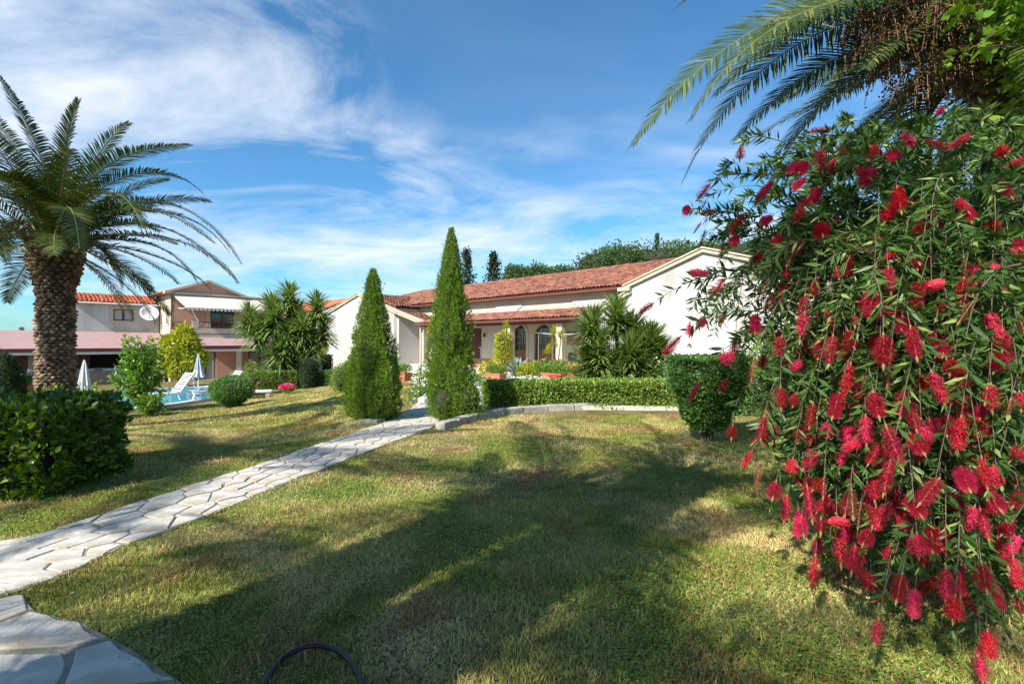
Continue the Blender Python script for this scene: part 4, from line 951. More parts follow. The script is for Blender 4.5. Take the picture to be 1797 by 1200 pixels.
dk = MB(); op = [(cx + (x - cx) * 1.35, cy + (y - cy) * 1.25) for x, y in POOL]
for i in range(n):
    j = (i + 1) % n
    if outp[i][0] < -15.2 or outp[j][0] < -15.2 : dk.add([(*outp[i], ZP + .05), (*outp[j], ZP + .05), (*op[j], ZP + .05), (*op[i], ZP + .05)], [(0, 1, 2, 3)])
tag(dk.build('pool_deck', M_kerb), kind='structure')

def ball_shrub(*a, **k): return blob_bush(*a, **k)
# sun lounger
def lounger(name, x, y, rz, label):
    r = empty(name, (x, y, ZP + .10), label, 'sun lounger', rz); r.scale = (1.1, 1.15, 1.1)
    f = MB()
    for s_ in (-.30, .30): f.beam((-.95, s_, .30), (.45, s_, .30), .05, .06)
    f.build('frame', M_whitep, r)
    for xx in (-.85, .5):
        for s_ in (-.30, .30): MB().beam((xx, s_, .30), (xx - .10 * (1 if xx > 0 else -1) * -1, s_ * 1.1, 0), .06, .05).build('leg', M_whitep, r)
    for i in range(9): MB().box(-.95 + i * .14, -.86 + i * .14, -.28, .28, .32, .345).build('slat', M_whitep, r)
    A, B = Vector((.32, 0, .34)), Vector((.80, 0, 1.02)); bk_ = MB()
    for s_ in (-.30, .30): bk_.beam(A + Vector((0, s_, 0)), B + Vector((0, s_, 0)), .05, .05)
    bk_.build('backrest', M_whitep, r)
    for i in range(8): p = A.lerp(B, (i + .5) / 8); MB().beam(p - Vector((0, .28, 0)), p + Vector((0, .28, 0)), .055, .025, (B - A).cross(Vector((0, 1, 0)))).build('slat', M_whitep, r)
    MB().beam((.74, .25, .9), (.85, .3, 0), .04, .04).beam((.74, -.25, .9), (.85, -.3, 0), .04, .04).build('prop', M_whitep, r)
    return r
lounger('sun_lounger', -13.9, 19.5, R(58), 'white plastic sun lounger with raised slatted back beside the folded parasol')
lounger('sun_lounger', -12.7, 20.9, R(50), 'white plastic sun lounger half hidden behind the round clipped bush')
# small table
p = P(357, 700, 20.6); r = empty('side_table', (p.x, p.y, ZP + .1), 'low white plastic table between the sun loungers', 'table')
MB().lathe([(.01, .44), (.34, .44), (.36, .46), (.34, .48), (.01, .48)], 16).build('table_top', M_whitep, r)
for i in range(4): a = .78 + 1.57 * i; MB().beam((math.cos(a) * .25, math.sin(a) * .25, .44), (math.cos(a) * .3, math.sin(a) * .3, 0), .05, .04).build('leg', M_whitep, r)
def parasol(px, Y, ztop, label, hc=1.05, rb=.22, stripes=True):
    x = (px - 898.5) / F * Y; z0 = min(G(x, Y), ZP) + .1 if Y > 17 else G(x, Y); r = empty('closed_parasol', (x, Y, z0), label, 'parasol'); H = ztop - z0
    MB().tube([(0, 0, 0), (0, 0, H - .02)], .022, 7).build('pole', M_whitep, r); MB().lathe([(.24, 0), (.24, .05), (.05, .08), (.04, .22)], 12).build('base', M_whitep, r)
    mb = MB(); n = 16; prof = [(0.012, H), (.05, H - .10), (.11, H - .4), (.17, H - .75), (rb, H - hc)]
    for rr, z in prof:
        for k in range(n): a = 2 * math.pi * k / n; q = rr * (1 if k % 2 else .55); mb.v.append((q * math.cos(a), q * math.sin(a), z - (.05 if k % 2 and z < H - .9 else 0)))
    for i in range(len(prof) - 1):
        for k in range(n): k2 = (k + 1) % n; mb.f.append((i * n + k, (i + 1) * n + k, (i + 1) * n + k2, i * n + k2))
    mb.build('canopy', mat('parasol_cloth', (.62, .64, .70), (.40, .42, .50), 4, .8) if stripes else M_whitep, r)
parasol(348, 22.6, P(348, 621, 22.6).z, 'folded grey and white parasol standing beside the pool', 1.05, .32)
parasol(148, 15.5, P(148, 631, 15.5).z, 'folded white parasol behind the leaves right of the palm trunk', 1.0, .16, False)

def planter(px, py, Y, w, h, label, m=M_terr, flower=None, leafm=None, n=900, dz=None, rz=HROT, plant=True, depth=.30, spread=1.0):
    p = P(px, py, Y); z0 = p.z; r = empty('planter', (p.x, p.y, z0), label, 'planter', rz)
    mb = MB(); t_ = .025; mb.prism([(-w / 2 + .02, 0), (w / 2 - .02, 0), (w / 2, h), (-w / 2, h)], -depth / 2, depth / 2); mb.box(-w / 2 - .02, w / 2 + .02, -depth / 2 - .02, depth / 2 + .02, h - .04, h + .004)
    mb.build('trough', m, r); MB().box(-w / 2 + .03, w / 2 - .03, -depth / 2 + .03, depth / 2 - .03, h, h + .008).build('soil', M_core, r)
    if plant:
        q = RNG.uniform(-1, 1, (n, 3)); T = np.stack([q[:, 0] * w * .5 * spread, q[:, 1] * depth * .7, h + .02 + np.abs(q[:, 2]) * .28 * (1 - .4 * q[:, 0] ** 2)], 1)
        foliage('leaves', T, runit(n) + np.array([0, 0, .5]), .065 * RNG.uniform(.6, 1.3, n), LEAF, leafm or L_fresh, r, 'stuff', 1.3)
        if flower:
            nf = 60; c0 = T[RNG.choice(np.nonzero(T[:, 2] > h + .15)[0], nf)]; T2 = np.repeat(c0, 5, 0) + RNG.normal(size=(nf * 5, 3)) * .02 + np.array([0, 0, .05])
            scatter('blossoms', DIAM[0], DIAM[1], frames(runit(nf * 5), runit(nf * 5), .035, .05), T2, flower, r, 'stuff')
    return r

# ================================================================== bed, kerb and terrace on the right
bed = [(-1.35, 10.3), (0.2, 10.55), (2.0, 10.7), (3.6, 10.6), (9.5, 9.5), (9.5, 13.0), (4.6, 18.9), (-3.2, 27), (-3.4, 23), (-1.6, 17), (-1.0, 12.6)]
tb = MB().prism(bed, -.3, .09, 'z').build('garden_terrace', M_gravel); tag(tb, kind='structure')
def kerb(pts, label, h=.14, w=.20, ln=.5):
    p0 = pts[0]; r = empty('stone_kerb', (p0[0], p0[1], G(*p0)), label, 'kerb')
    c = np.array(pts); seg = np.linalg.norm(np.diff(c, axis=0), axis=1); cum = np.concatenate([[0], np.cumsum(seg)]); s = 0
    while s < cum[-1] - .1:
        l = min(ln * random.uniform(.7, 1.3), cum[-1] - s); q = [np.array([np.interp(v, cum, c[:, 0]), np.interp(v, cum, c[:, 1])]) for v in (s + .012, s + l - .012)]
        d = q[1] - q[0]; d = d / np.linalg.norm(d); nrm = np.array([-d[1], d[0]]); g = [G(*v) - G(*p0) for v in q]; hh = h * random.uniform(.9, 1.12); mb = MB(); vs = []
        for z in (-.06, hh):
            for (v, gg) in zip(q, g):
                for sd_ in (-1, 1): o_ = v + nrm * sd_ * w / 2 * random.uniform(.88, 1.08); vs.append((o_[0] - p0[0], o_[1] - p0[1], gg + z))
        mb.add(vs, [(0, 1, 3, 2), (4, 6, 7, 5), (0, 4, 5, 1), (1, 5, 7, 3), (3, 7, 6, 2), (2, 6, 4, 0)]); mb.build('kerb_stone', M_kerb, r, bevel=.015); s += l
kp = [gp((770, 757)), gp((812, 744)), gp((850, 735)), gp((905, 727)), gp((960, 722.5)), gp((1040, 719)), gp((1120, 718)), gp((1195, 719)), gp((1290, 722)), gp((1400, 727))]
kp = [(x, y + .12) for x, y in kp]
kerb(kp, 'curved low stone kerb in front of the long clipped hedge')
kerb([(-3.35, 13.6), (-3.0, 12.2), (-2.75, 11.3)], 'short stone kerb behind the tall conifer on the left of the path')
r = empty('flat_stone', (-2.62, 9.02, 0), 'pale flat stone at the foot of the left conifer', 'stone'); MB().prism([(-.28, .2), (-.2, -.12), (.15, -.16), (.26, .02), (.1, .18)], 0, .075, 'z').build('slab', M_kerb, r, bevel=.012)

hedge('clipped_hedge', 'long low clipped hedge behind the curved stone kerb', [(-.55, 10.75), (.8, 11.0), (2.2, 11.05), (3.6, 10.95)], .60, .62, .055, 26000, L_box)
hedge('clipped_hedge', 'shaded clipped hedge behind the goblet shaped bush', [(4.3, 10.2), (5.6, 9.7), (7.6, 9.0)], .78, .6, .055, 12000, L_topi)
# goblet-shaped clipped bush
def rough_rock(name, label, x, y, z, r, seed, cat='rock', m=M_rock):
    rs = random.Random(seed); e = empty(name, (x, y, z), label, cat); mb = MB(); nu, nv = 9, 6
    for i in range(nv + 1):
        t_ = math.pi * i / nv
        for j in range(nu): a = 2 * math.pi * j / nu; q = r * rs.uniform(.75, 1.15); mb.v.append((q * math.sin(t_) * math.cos(a) * 1.1, q * math.sin(t_) * math.sin(a), q * math.cos(t_) * .8 + r * .55))
    for i in range(nv):
        for j in range(nu): mb.f.append((i * nu + j, i * nu + (j + 1) % nu, (i + 1) * nu + (j + 1) % nu, (i + 1) * nu + j))
    mb.build('stone_body', m, e); return e
tx, ty = 2.92, 7.25
gb = empty('goblet_bush', (tx, ty, 0), 'clipped goblet shaped bush wider at the top, standing alone on the lawn', 'bush')
n = 17000; a = RNG.uniform(0, 2 * np.pi, n); z = RNG.uniform(.18, 1.24, n); prof_r = np.interp(z, [.18, .40, .62, .80, 1.05, 1.17, 1.24], [.20, .36, .44, .52, .555, .53, .36])
dens = RNG.random(n) < np.interp(z, [.18, .5, .8], [.35, .7, 1]); ex = np.abs(np.cos(a)) ** 4 + np.abs(np.sin(a)) ** 4
rr = prof_r * np.where(z > .75, ex ** -.12, 1) * (1 + .10 * (vnoise(a * 3, z * 8, 1, 55) - .5)) - np.abs(RNG.normal(size=n)) * .05
T = np.stack([rr * np.cos(a), rr * np.sin(a), z], 1)[dens]; O_v = np.stack([np.cos(a), np.sin(a), 0 * a + .2], 1)[dens]
n2 = 6000; q = RNG.uniform(-.54, .54, (n2, 2)); q = q[(np.abs(q[:, 0]) ** 4 + np.abs(q[:, 1]) ** 4) < .54 ** 4]; T = np.vstack([T, np.column_stack([q, 1.235 + .02 * RNG.normal(size=len(q))])]); O_v = np.vstack([O_v, np.tile([0, 0, 1.], (len(q), 1))]); n = len(T)
foliage('leaves', T, O_v * .7 + runit(n) + np.array([0, 0, .4]), .050 * RNG.uniform(.6, 1.3, n), LEAF, L_topi, gb, 'stuff', 1.2)
MB().lathe([(.03, .35), (.28, .55), (.44, .82), (.47, 1.1), (.40, 1.19), (.01, 1.19)], 14).build('dark_core', M_core, gb, smooth=True)
for i in range(11): a_ = 6.28 * i / 11; MB().tube([(math.cos(a_) * .05, math.sin(a_) * .05, -.03), (math.cos(a_) * .10, math.sin(a_) * .10, .25), (math.cos(a_) * .26, math.sin(a_) * .26, .6)], [.018, .014, .008], 5).build('stem', M_bark, gb)

# ================================================================== conifers
cone_tree('cypress_tree', 'bright green conical conifer on the left of the stone path', -2.68, 9.35, [(.02, .33), (.12, .44), (.40, .49), (.8, .47), (1.2, .41), (1.6, .33), (2.0, .245), (2.35, .165), (2.65, .11), (2.90, .02)], 19000, L_cyp, .068, [(.12, -.16, .55, .40, .5, 900)], lump=.24)
cone_tree('cypress_tree', 'tallest bright green conical conifer with a bushy side growth right of the path', -1.20, 9.55, [(.02, .34), (.15, .40), (.5, .42), (1.0, .40), (1.6, .36), (2.2, .29), (2.7, .23), (3.1, .16), (3.5, .085), (3.74, .015)], 21000, L_cyp, .068, [(.36, -.18, .42, .36, .46, 1900), (-.1, -.25, .35, .30, .4, 800)], lump=.24)
cone_tree('dark_cypress', 'dark narrow conifer at the left edge of the picture', -12.35, 11.8, [(.1, .35), (.8, .42), (1.4, .33), (1.75, .14), (1.9, .02)], 5000, L_cypd, .09)
cone_tree('dark_cypress', 'second dark conifer cut by the left edge, taller and further left', -12.9, 11.9, [(.1, .35), (.9, .40), (1.6, .33), (2.0, .16), (2.3, .02)], 5000, L_cypd, .09)

# ================================================================== hedges and shrubs on the left
hedge('glossy_hedge', 'big glossy dark green hedge in the left foreground', [(-8.9, 4.7), (-7.3, 4.8), (-5.9, 4.95), (-4.5, 5.15)], .80, 1.15, .085, 30000, L_pitt, bumpy=.11)
blob_bush('round_bush', 'round clipped dark bush on the lawn beside the pool', (407 - 898.5) / F * 18, 18, [(0, 0, .66, .76, .52), (0, 0, .40, .5, .40)], 15000, .055, L_topi, fuzz=.012)
hedge('low_hedge', 'sunlit low hedge behind the round bush', [(-14.2, 24.5), (-12.6, 25.5), (-11.6, 26)], .95, .9, .07, 6500, L_box)
hedge('low_hedge', 'low clipped hedge between the left yucca and the villa', [(-11.2, 26.2), (-9.6, 26), (-8.8, 25.8)], .80, .8, .07, 8000, L_topi)
hedge('tall_hedge', 'taller dark clipped hedge behind the low hedge near the villa wing', [(-13.3, 31), (-11.6, 31)], 1.65, .8, .08, 5500, L_cypd)
blob_bush('dark_bush', 'dark upright clipped bush beside the left yucca trunks', -10.7, 25.4, [(0, 0, .75, .42, .75), (.1, 0, 1.15, .36, .45)], 5000, .07, L_cypd)
blob_bush('clipped_bush', 'light green clipped bush just left of the left conifer', -6.4, 18.6, [(-.1, 0, .45, .42, .62), (.25, 0, .7, .38, .52)], 5000, .06, L_box)
blob_bush('rose_bush', 'rose bush with orange and salmon flowers left of the yucca', -12.3, 23.2, [(0, 0, .7, .50, .6), (.35, .2, .55, .4, .5), (-.2, 0, 1.15, .3, .4)], 3000, .07, L_fresh, core=.4, flowers=(F_sal, 60, .055))
for px, w_, lb in ((430, .62, 'larger drift of bright pink flowers in front of the left yucca'), (503, .42, 'smaller drift of bright pink flowers right under the left yucca')):
    Y = 22.5; x = (px - 898.5) / F * Y; e = empty('pink_flowers', (x, Y, G(x, Y)), lb, 'flowers', group='pink flowers under the yucca')
    n = 900; d = runit(n); d[:, 2] = np.abs(d[:, 2]); T = d * np.array([w_ * .85, w_ * .6, .22]) * RNG.uniform(.6, 1, (n, 1)) + np.array([0, 0, .28])
    scatter('blossoms', DIAM[0], DIAM[1], frames(d + runit(n) * .6, runit(n), .06, .08), T, F_pink, e, 'stuff'); foliage('leaves', T * np.array([1, 1, .8]) - np.array([0, 0, .04]), runit(n), .06, LEAF, L_fresh, e, 'stuff')
    MB().tube([(0, 0, -.02), (.1, 0, .25)], .012, 5).tube([(0, 0, -.02), (-.12, 0, .25)], .012, 5).build('stem', M_bark, e)
# stone bench by the pool
bp_ = P(453, 682, 21.5); e = empty('stone_bench', (bp_.x, bp_.y, G(bp_.x, bp_.y)), 'low stone seat at the right end of the pool', 'bench', R(20))
MB().box(-.55, .55, -.2, .2, .28, .36).build('seat', M_coping, e); 
for xx in (-.4, .4): MB().box(xx - .08, xx + .08, -.17, .17, 0, .28).build('leg', M_kerb, e)

yucca('yucca', 'many headed tall yucca tree left of the villa wing', -12.35, 27, [(-2.2, -.1, 3.7), (-1.2, .3, 4.4), (-.1, .1, 4.9), (1.4, .2, 4.4), (.9, -.5, 3.2), (-.6, -.7, 3.7), (.2, -.6, 2.7), (1.8, .1, 3.1), (-1.5, -.5, 3.0), (-.1, -.9, 2.0), (1.2, -.2, 2.3), (-.7, .3, 2.5), (.1, .5, 3.9)], 120, 1.2, .105, L_yucca, trunk_r=.15, lo=-.55)
yucca('yucca', 'bushy green yucca clump in front of the right gable wall', 3.35, 14.6, [(-.95, 0, 1.75), (-.2, .1, 2.05), (.75, -.1, 1.25), (-.75, -.3, 1.05), (.1, -.5, .95), (1.1, .1, .75), (-.35, -.5, .45), (.55, -.5, .4), (-1.05, .1, .6), (.3, .2, 1.6), (1.0, .3, 1.2)], 150, .92, .075, L_yucca, z0=.09, trunk_r=.07, lo=-.2)
p = P(766, 565, 17); yucca('dracaena', 'yellowish dracaena peeping out left of the tall conifer', p.x, p.y, [(0, 0, p.z - .1), (.1, 0, p.z - 1.6)], 60, .50, .05, L_lime, z0=.05, trunk_r=.04, cat='dracaena')

# ================================================================== plants on the terrace
blob_bush('climbing_shrub', 'yellow green climber wrapped round the porch pillar', u_on(893, 0) * HU.x + O_.x - .25, u_on(893, 0) * HU.y + O_.y - .3, [(0, 0, .5, .42, .5), (0, 0, 1.0, .40, .5), (0, 0, 1.5, .36, .4)], 4200, .09, L_lime, z0=.1, cat='climber')
def slender(px, Y, pytop, heads, label):
    p = P(px, pytop, Y); yucca('dracaena', label, p.x, p.y, heads(p.z - .1), 26, .30, .035, L_lime, z0=.1, trunk_r=.025, cat='dracaena', lo=-.2)
slender(889, 20.6, 572, lambda h: [(0, 0, h)], 'slender dracaena head poking above the pillar climber')
slender(972, 18.8, 582, lambda h: [(0, 0, h), (.28, 0, h - .15), (-.22, 0, h - .75), (.05, .1, h - .5)], 'thin branching dracaena beside the right porch pillar')
yucca('agave', 'blue grey agave in the terrace bed', (908 - 898.5) / F * 17.5, 17.5, [(0, 0, .15)], 46, .75, .11, L_agave, z0=.1, trunk_r=.05, cat='agave', lo=.25)
blob_bush('yellow_shrub', 'low lime yellow shrub in the middle of the terrace bed', (932 - 898.5) / F * 17.2, 17.2, [(-.15, 0, .32, .36, .30), (.2, 0, .36, .34, .3)], 3500, .07, L_lime, z0=.1, core=.5)
blob_bush('yellow_flowers', 'mound of small yellow flowers in the left of the terrace bed', (862 - 898.5) / F * 18, 18, [(0, 0, .35, .45, .30)], 1500, .06, L_fresh, z0=.1, flowers=(F_yel, 160, .05), core=.5)
blob_bush('white_flowers', 'low grey bush with white flowers along the front of the terrace bed', (925 - 898.5) / F * 15.5, 15.5, [(-.35, 0, .12, .35, .13), (.1, 0, .14, .4, .15), (.5, 0, .12, .3, .12)], 2200, .045, L_agave, z0=.1, flowers=(F_white, 260, .035), core=.4, stems=0)
blob_bush('geranium', 'geranium with salmon flowers above the middle trough', (967 - 898.5) / F * 16.8, 16.8, [(-.2, 0, .48, .38, .28), (.3, 0, .5, .34, .25)], 2600, .075, L_fresh, z0=.1, flowers=(F_sal, 90, .05), core=.5)
planter(871, 671, 15.6, .62, .30, 'left terracotta trough with trailing green plant on the terrace', n=700)
planter(972, 671, 15.6, .82, .30, 'middle terracotta trough standing behind the long hedge', n=600)
planter(1010, 671, 15.9, .52, .28, 'right terracotta trough with small yellow flowers', flower=F_yel, n=500)
blob_bush('round_yellow_bush', 'small round yellow green bush left of the right yucca', (1037 - 898.5) / F * 14.6, 14.6, [(0, 0, .28, .34, .30)], 3000, .06, L_lime, z0=.1, core=.6)
e = empty('red_bowl', P(975, 661, 15.2), 'glossy red bowl resting in front of the middle trough', 'bowl'); MB().lathe([(.01, -.06), (.14, -.05), (.24, 0), (.22, .05), (.01, .07)], 16).build('bowl_body', mat('red_glaze', (.55, .02, .02), None, 3, .35), e, smooth=True)
blob_bush('pale_rose', 'rose with small pale flowers beside the right gable wall', (1150 - 898.5) / F * 13.8, 13.8, [(0, 0, .45, .4, .4), (.35, 0, .4, .35, .35)], 2000, .055, L_fresh, z0=.1, flowers=(F_white, 60, .04), core=.3)
blob_bush('dark_shrub', 'tall loose shrub against the right gable wall behind the red flowers', (1370 - 898.5) / F * 11.2, 11.2, [(0, 0, 1.0, .6, .9), (.5, 0, .7, .6, .7), (-.3, 0, .5, .4, .5)], 8000, .08, L_fresh, z0=.1)
planter(1300, 655, 12.6, .6, .26, 'terracotta trough half hidden behind the goblet bush', n=300)
# between the conifers
planter(709, 668, 17.5, .55, .30, 'terracotta trough with geraniums between the two conifers', n=700)
blob_bush('white_rose', 'white flowering rose beside the path between the conifers', (752 - 898.5) / F * 14.5, 14.5, [(0, 0, .45, .35, .40), (-.2, 0, .3, .3, .3), (.3, 0, .6, .3, .4)], 2600, .055, L_fresh, z0=.05, flowers=(F_white, 90, .06), core=.3)
blob_bush('low_shrub', 'low leafy plant leaning on the grey rock at the path edge', (736 - 898.5) / F * 11.9, 11.9, [(0, 0, .18, .26, .20), (.15, .2, .22, .25, .2)], 1800, .05, L_fresh, flowers=(F_white, 14, .06), core=.4)
rough_rock('rock', 'upright grey rock beside the path between the conifers', -2.07, 11.45, 0, .17, 1)
rough_rock('rock', 'small pale rock left of the upright grey rock by the path', -2.40, 11.9, 0, .11, 2)
# washing line
def tpole(px, Y, ptop, lab, w=.5):
    p = P(px, ptop, Y); e = empty('washing_pole', (p.x, p.y, .09), lab, 'pole', HROT); MB().tube([(0, 0, 0), (0, 0, p.z - .09)], .022, 7).build('post', M_greym, e); MB().tube([(-w / 2, 0, p.z - .09), (w / 2, 0, p.z - .09)], .018, 6).build('crossbar', M_greym, e); return p
pA = tpole(945, 19.2, 584, 'grey washing line pole in front of the arched door', .35); tpole(739, 20.5, 575, 'grey washing line pole in front of the left wing pillar', .5); tpole(844, 18.6, 610, 'short dark pole just right of the tall conifer', .25)
e = empty('washing_line', pA, 'white washing line from the pole across to the right gable wall', 'washing line'); q = P(1034, 581, 19.5) - pA; MB().tube([(0, 0, 0), q * .33 + Vector((0, 0, -.10)), q * .66 + Vector((0, 0, -.10)), q], .014, 5).build('cord', M_whitep, e)
# porch chairs
def chair(px, Y, rz, lab):
    x = (px - 898.5) / F * Y; e = empty('porch_chair', (x, Y, FZ), lab, 'chair', rz, 'dark chairs on the porch')
    MB().box(-.22, .22, -.22, .22, .42, .45).build('seat', M_blackm, e); b_ = MB(); b_.prism([(-.21, .52), (.21, .52), (.23, .86), (.12, .92), (-.12, .92), (-.23, .86)], .20, .225); b_.build('backrest', M_blackm, e)
    for sx in (-.21, .21):
        for sy in (-.2, .2): MB().tube([(sx, sy, 0), (sx, sy, .43 if sy < 0 else .62)], .014, 6).build('leg', M_blackm, e)
        MB().tube([(sx, -.2, .43), (sx * 1.12, -.2, .64), (sx * 1.12, .1, .66), (sx, .21, .74)], .014, 6).build('armrest', M_blackm, e)
chair(1001, 22.2, HROT + R(10), 'dark metal chair facing out under the shuttered window'); chair(1021, 21.8, HROT + R(-80), 'dark metal chair seen from the side next to the gable wall')

# ================================================================== poolside plants
def loose_tree(name, label, x, y, h, cw, n, leafsize, m, leaf=LEAF, cat='tree', stems=5, bottom=.25, width=1.1):
    g0 = G(x, y); root = empty(name, (x, y, g0), label, cat); Ts, Ds = [], []; mb = MB()
    nb = 34
    for i in range(nb):
        a = 2.4 * i; f = (i + .5) / nb; zt = h * (bottom + (1 - bottom) * f ** .8); r_ = cw * (1 - .55 * f) * random.uniform(.55, 1.05); p0 = Vector((0, 0, h * bottom * .5 * random.random())); p1 = Vector((math.cos(a) * r_, math.sin(a) * r_, zt)); pm = Vector((p1.x * .35, p1.y * .35, zt * .7))
        mb.tube([p0, pm, p1], [.02, .012, .004], 5)
        k = n // nb; s = RNG.random(k) ** .6; pts = np.array(p0) * ((1 - s) ** 2)[:, None] + np.array(pm) * (2 * s * (1 - s))[:, None] + np.array(p1) * (s ** 2)[:, None] + RNG.normal(size=(k, 3)) * .07 * cw
        Ts.append(pts); Ds.append(runit(k) + np.array([math.cos(a) * .6, math.sin(a) * .6, .1]))
    T = np.vstack(Ts); D = np.vstack(Ds); k = T[:, 2] > .05; T, D = T[k], D[k]
    foliage('leaves', T, D, leafsize * RNG.uniform(.6, 1.25, len(T)), leaf, m, root, 'stuff', width); mb.build('branches', M_bark, root); return root
loose_tree('citrus_tree', 'loose leafy green tree in front of the mauve awning', (245 - 898.5) / F * 17.2, 17.2, 2.75, .95, 4200, .15, L_fresh, width=.9)
loose_tree('small_shrub', 'light green leafy shrub growing at the palm trunk foot on its right', (150 - 898.5) / F * 11, 11, 1.05, .55, 800, .11, L_ivyv, cat='shrub')
loose_tree('small_shrub', 'thin light green shoots on the left of the palm trunk foot', (92 - 898.5) / F * 8.3, 8.3, .95, .28, 200, .10, L_ivyv, cat='shrub')
loose_tree('small_shrub', 'light leafy shrub hanging over the pool edge', (262 - 898.5) / F * 16.4, 16.4, .75, .6, 900, .12, L_fresh, cat='shrub')
loose_tree('red_shrub', 'red brown twiggy shrub beside the folded white parasol', (182 - 898.5) / F * 15.5, 15.5, .85, .5, 1300, .09, L_redtw, cat='shrub')
blob_bush('yellow_tree', 'bright yellow green round crowned shrub in front of the pink wall', (318 - 898.5) / F * 26.5, 26.5, [(0, 0, 2.2, .85, .75), (-.75, 0, 1.5, .6, .5), (.75, 0, 1.6, .65, .5), (0, 0, 1.0, .7, .5), (.15, 0, 2.9, .45, .5), (-.4, -.3, 2.4, .4, .4), (.55, -.3, 2.3, .4, .5)], 8000, .17, L_lime, cat='tree', core=.75)
yucca('potted_palm', 'small yellow palm in a terracotta pot behind the pool', (322 - 898.5) / F * 27.2, 27.2, [(0, 0, .75)], 60, .8, .06, L_lime, trunk_r=.06, cat='potted palm', lo=-.2)
MB().lathe([(.2, 0), (.32, .5), (.36, .52), (.34, .55), (.01, .52)], 14).build('pot', M_terr, bpy.data.objects['potted_palm'])
planter(48, 694, 12.2, .42, .28, 'terracotta pot with white flowers left of the palm trunk', flower=F_white, n=500, rz=0, depth=.4)
blob_bush('pale_bush', 'pale leafy bush at the foot of the dark conifer', (22 - 898.5) / F * 12.2, 12.2, [(0, 0, .2, .35, .22)], 900, .08, L_ivyv, core=.3, stems=2)
blob_bush('yellow_leaf_tree', 'yellow green tree in front of the far cottage', (560 - 898.5) / F * 38, 38, [(0, 0, 2.2, 1.3, 1.0), (.8, 0, 1.6, .9, .9), (-.9, 0, 1.5, 1.0, .9)], 3000, .25, L_lime, cat='tree')
blob_bush('white_blossom_bush', 'small white flowering bush by the villa left wall', (563 - 898.5) / F * 31.5, 30.2, [(0, 0, .8, .5, .6)], 1200, .1, L_agave, flowers=(F_white, 150, .09))
# reed of the red leaf flower on roof etc. omitted; hose in the foreground
hp_ = [gp(q) for q in ((455, 1235), (468, 1203), (492, 1172), (522, 1154), (556, 1147), (592, 1155), (618, 1178), (632, 1205), (640, 1240))]
hs_ = empty('hose', (hp_[4][0], hp_[4][1], 0), 'black rubber hose looped on the grass at the bottom edge', 'hose')
q = [Vector((x - hp_[4][0], y - hp_[4][1], .024 + .018 * math.sin(math.pi * i / 8))) for i, (x, y) in enumerate(hp_)]; sm = []
for i in range(len(q) - 1):
    for f in (0, .33, .66):
        p0, p1, p2, p3 = q[max(i - 1, 0)], q[i], q[i + 1], q[min(i + 2, len(q) - 1)]
        sm.append(.5 * ((2 * p1) + (p2 - p0) * f + (2 * p0 - 5 * p1 + 4 * p2 - p3) * f * f + (3 * p1 - p0 - 3 * p2 + p3) * f ** 3))
MB().tube(sm, .0125, 9).build('tube', M_black_rub, hs_, smooth=True)

# ================================================================== trees on the hill behind the villa
def far_tree(name, label, px, Y, pytop, w, kind, group=None, n=2600, z0=None, hgt=None):
    x = (px - 898.5) / F * Y; g0 = G(x, Y); top = P(px, pytop, Y).z - g0; e = empty(name, (x, Y, g0), label, 'tree', group=group)
    MB().tube([(0, 0, -.3), (0, 0, top * .7)], [.25, .1], 7).build('trunk', M_bark, e)
    if kind == 'conifer':
        nb = 80; T, D = [], []
        for i in range(nb):
            f = (i + .5) / nb; z = top * (.15 + .85 * f); r_ = w * (1 - f) ** .8 * random.uniform(.5, 1.15) + .1; a = 2.4 * i; k = int(n / nb); s = RNG.random(k)[:, None]
            T.append(np.array([0, 0, z]) + np.array([math.cos(a) * r_, math.sin(a) * r_, .10 * r_]) * s + RNG.normal(size=(k, 3)) * (.12 + .10 * w * (1 - f))); D.append(runit(k) + np.array([0, 0, .6]))
        T = np.vstack(T); D = np.vstack(D); foliage('crown', T, D, .32 * RNG.uniform(.5, 1.3, len(T)), LEAF, L_fard, e, 'stuff', 1.1)
    else:
        T, O_ = [], []
        for i in range(16):
            d = Vector((random.gauss(0, 1), random.gauss(0, 1), random.gauss(0, .8))).normalized() * random.uniform(.3, .95); c_ = np.array([d.x * w * .75, d.y * w * .75, top * .68 + d.z * top * .26]); r_ = w * random.uniform(.28, .45); k = n // 16; dd = runit(k)
            c_[2] = min(c_[2], top - r_ * .8); T.append(c_ + dd * r_ * (1 + RNG.normal(size=(k, 1)) * .12)); O_.append(dd)
        T = np.vstack(T); O2 = np.vstack(O_); foliage('crown', T, O2 * .6 + runit(len(T)) + np.array([0, 0, .3]), .30 * RNG.uniform(.5, 1.4, len(T)), LEAF, L_far, e, 'stuff', 1.2)
        MB().lathe([(w * .62 * math.sin(t_), top * .68 - top * .24 * math.cos(t_)) for t_ in np.linspace(.05, 3.1, 9)], 10).build('dark_core', M_core, e, smooth=True)
far_tree('conifer_tree', 'ragged dark conifer just right of the tall conifer top, behind the roof', 819, 46, 440, 1.6, 'conifer', n=2600)
far_tree('conifer_tree', 'broader ragged dark conifer behind the roof, left of the green wood', 866, 48, 446, 2.3, 'conifer', n=3400)
far_tree('conifer_tree', 'thin cypress spire rising above the wood', 1153, 75, 411, .9, 'conifer', n=1800)
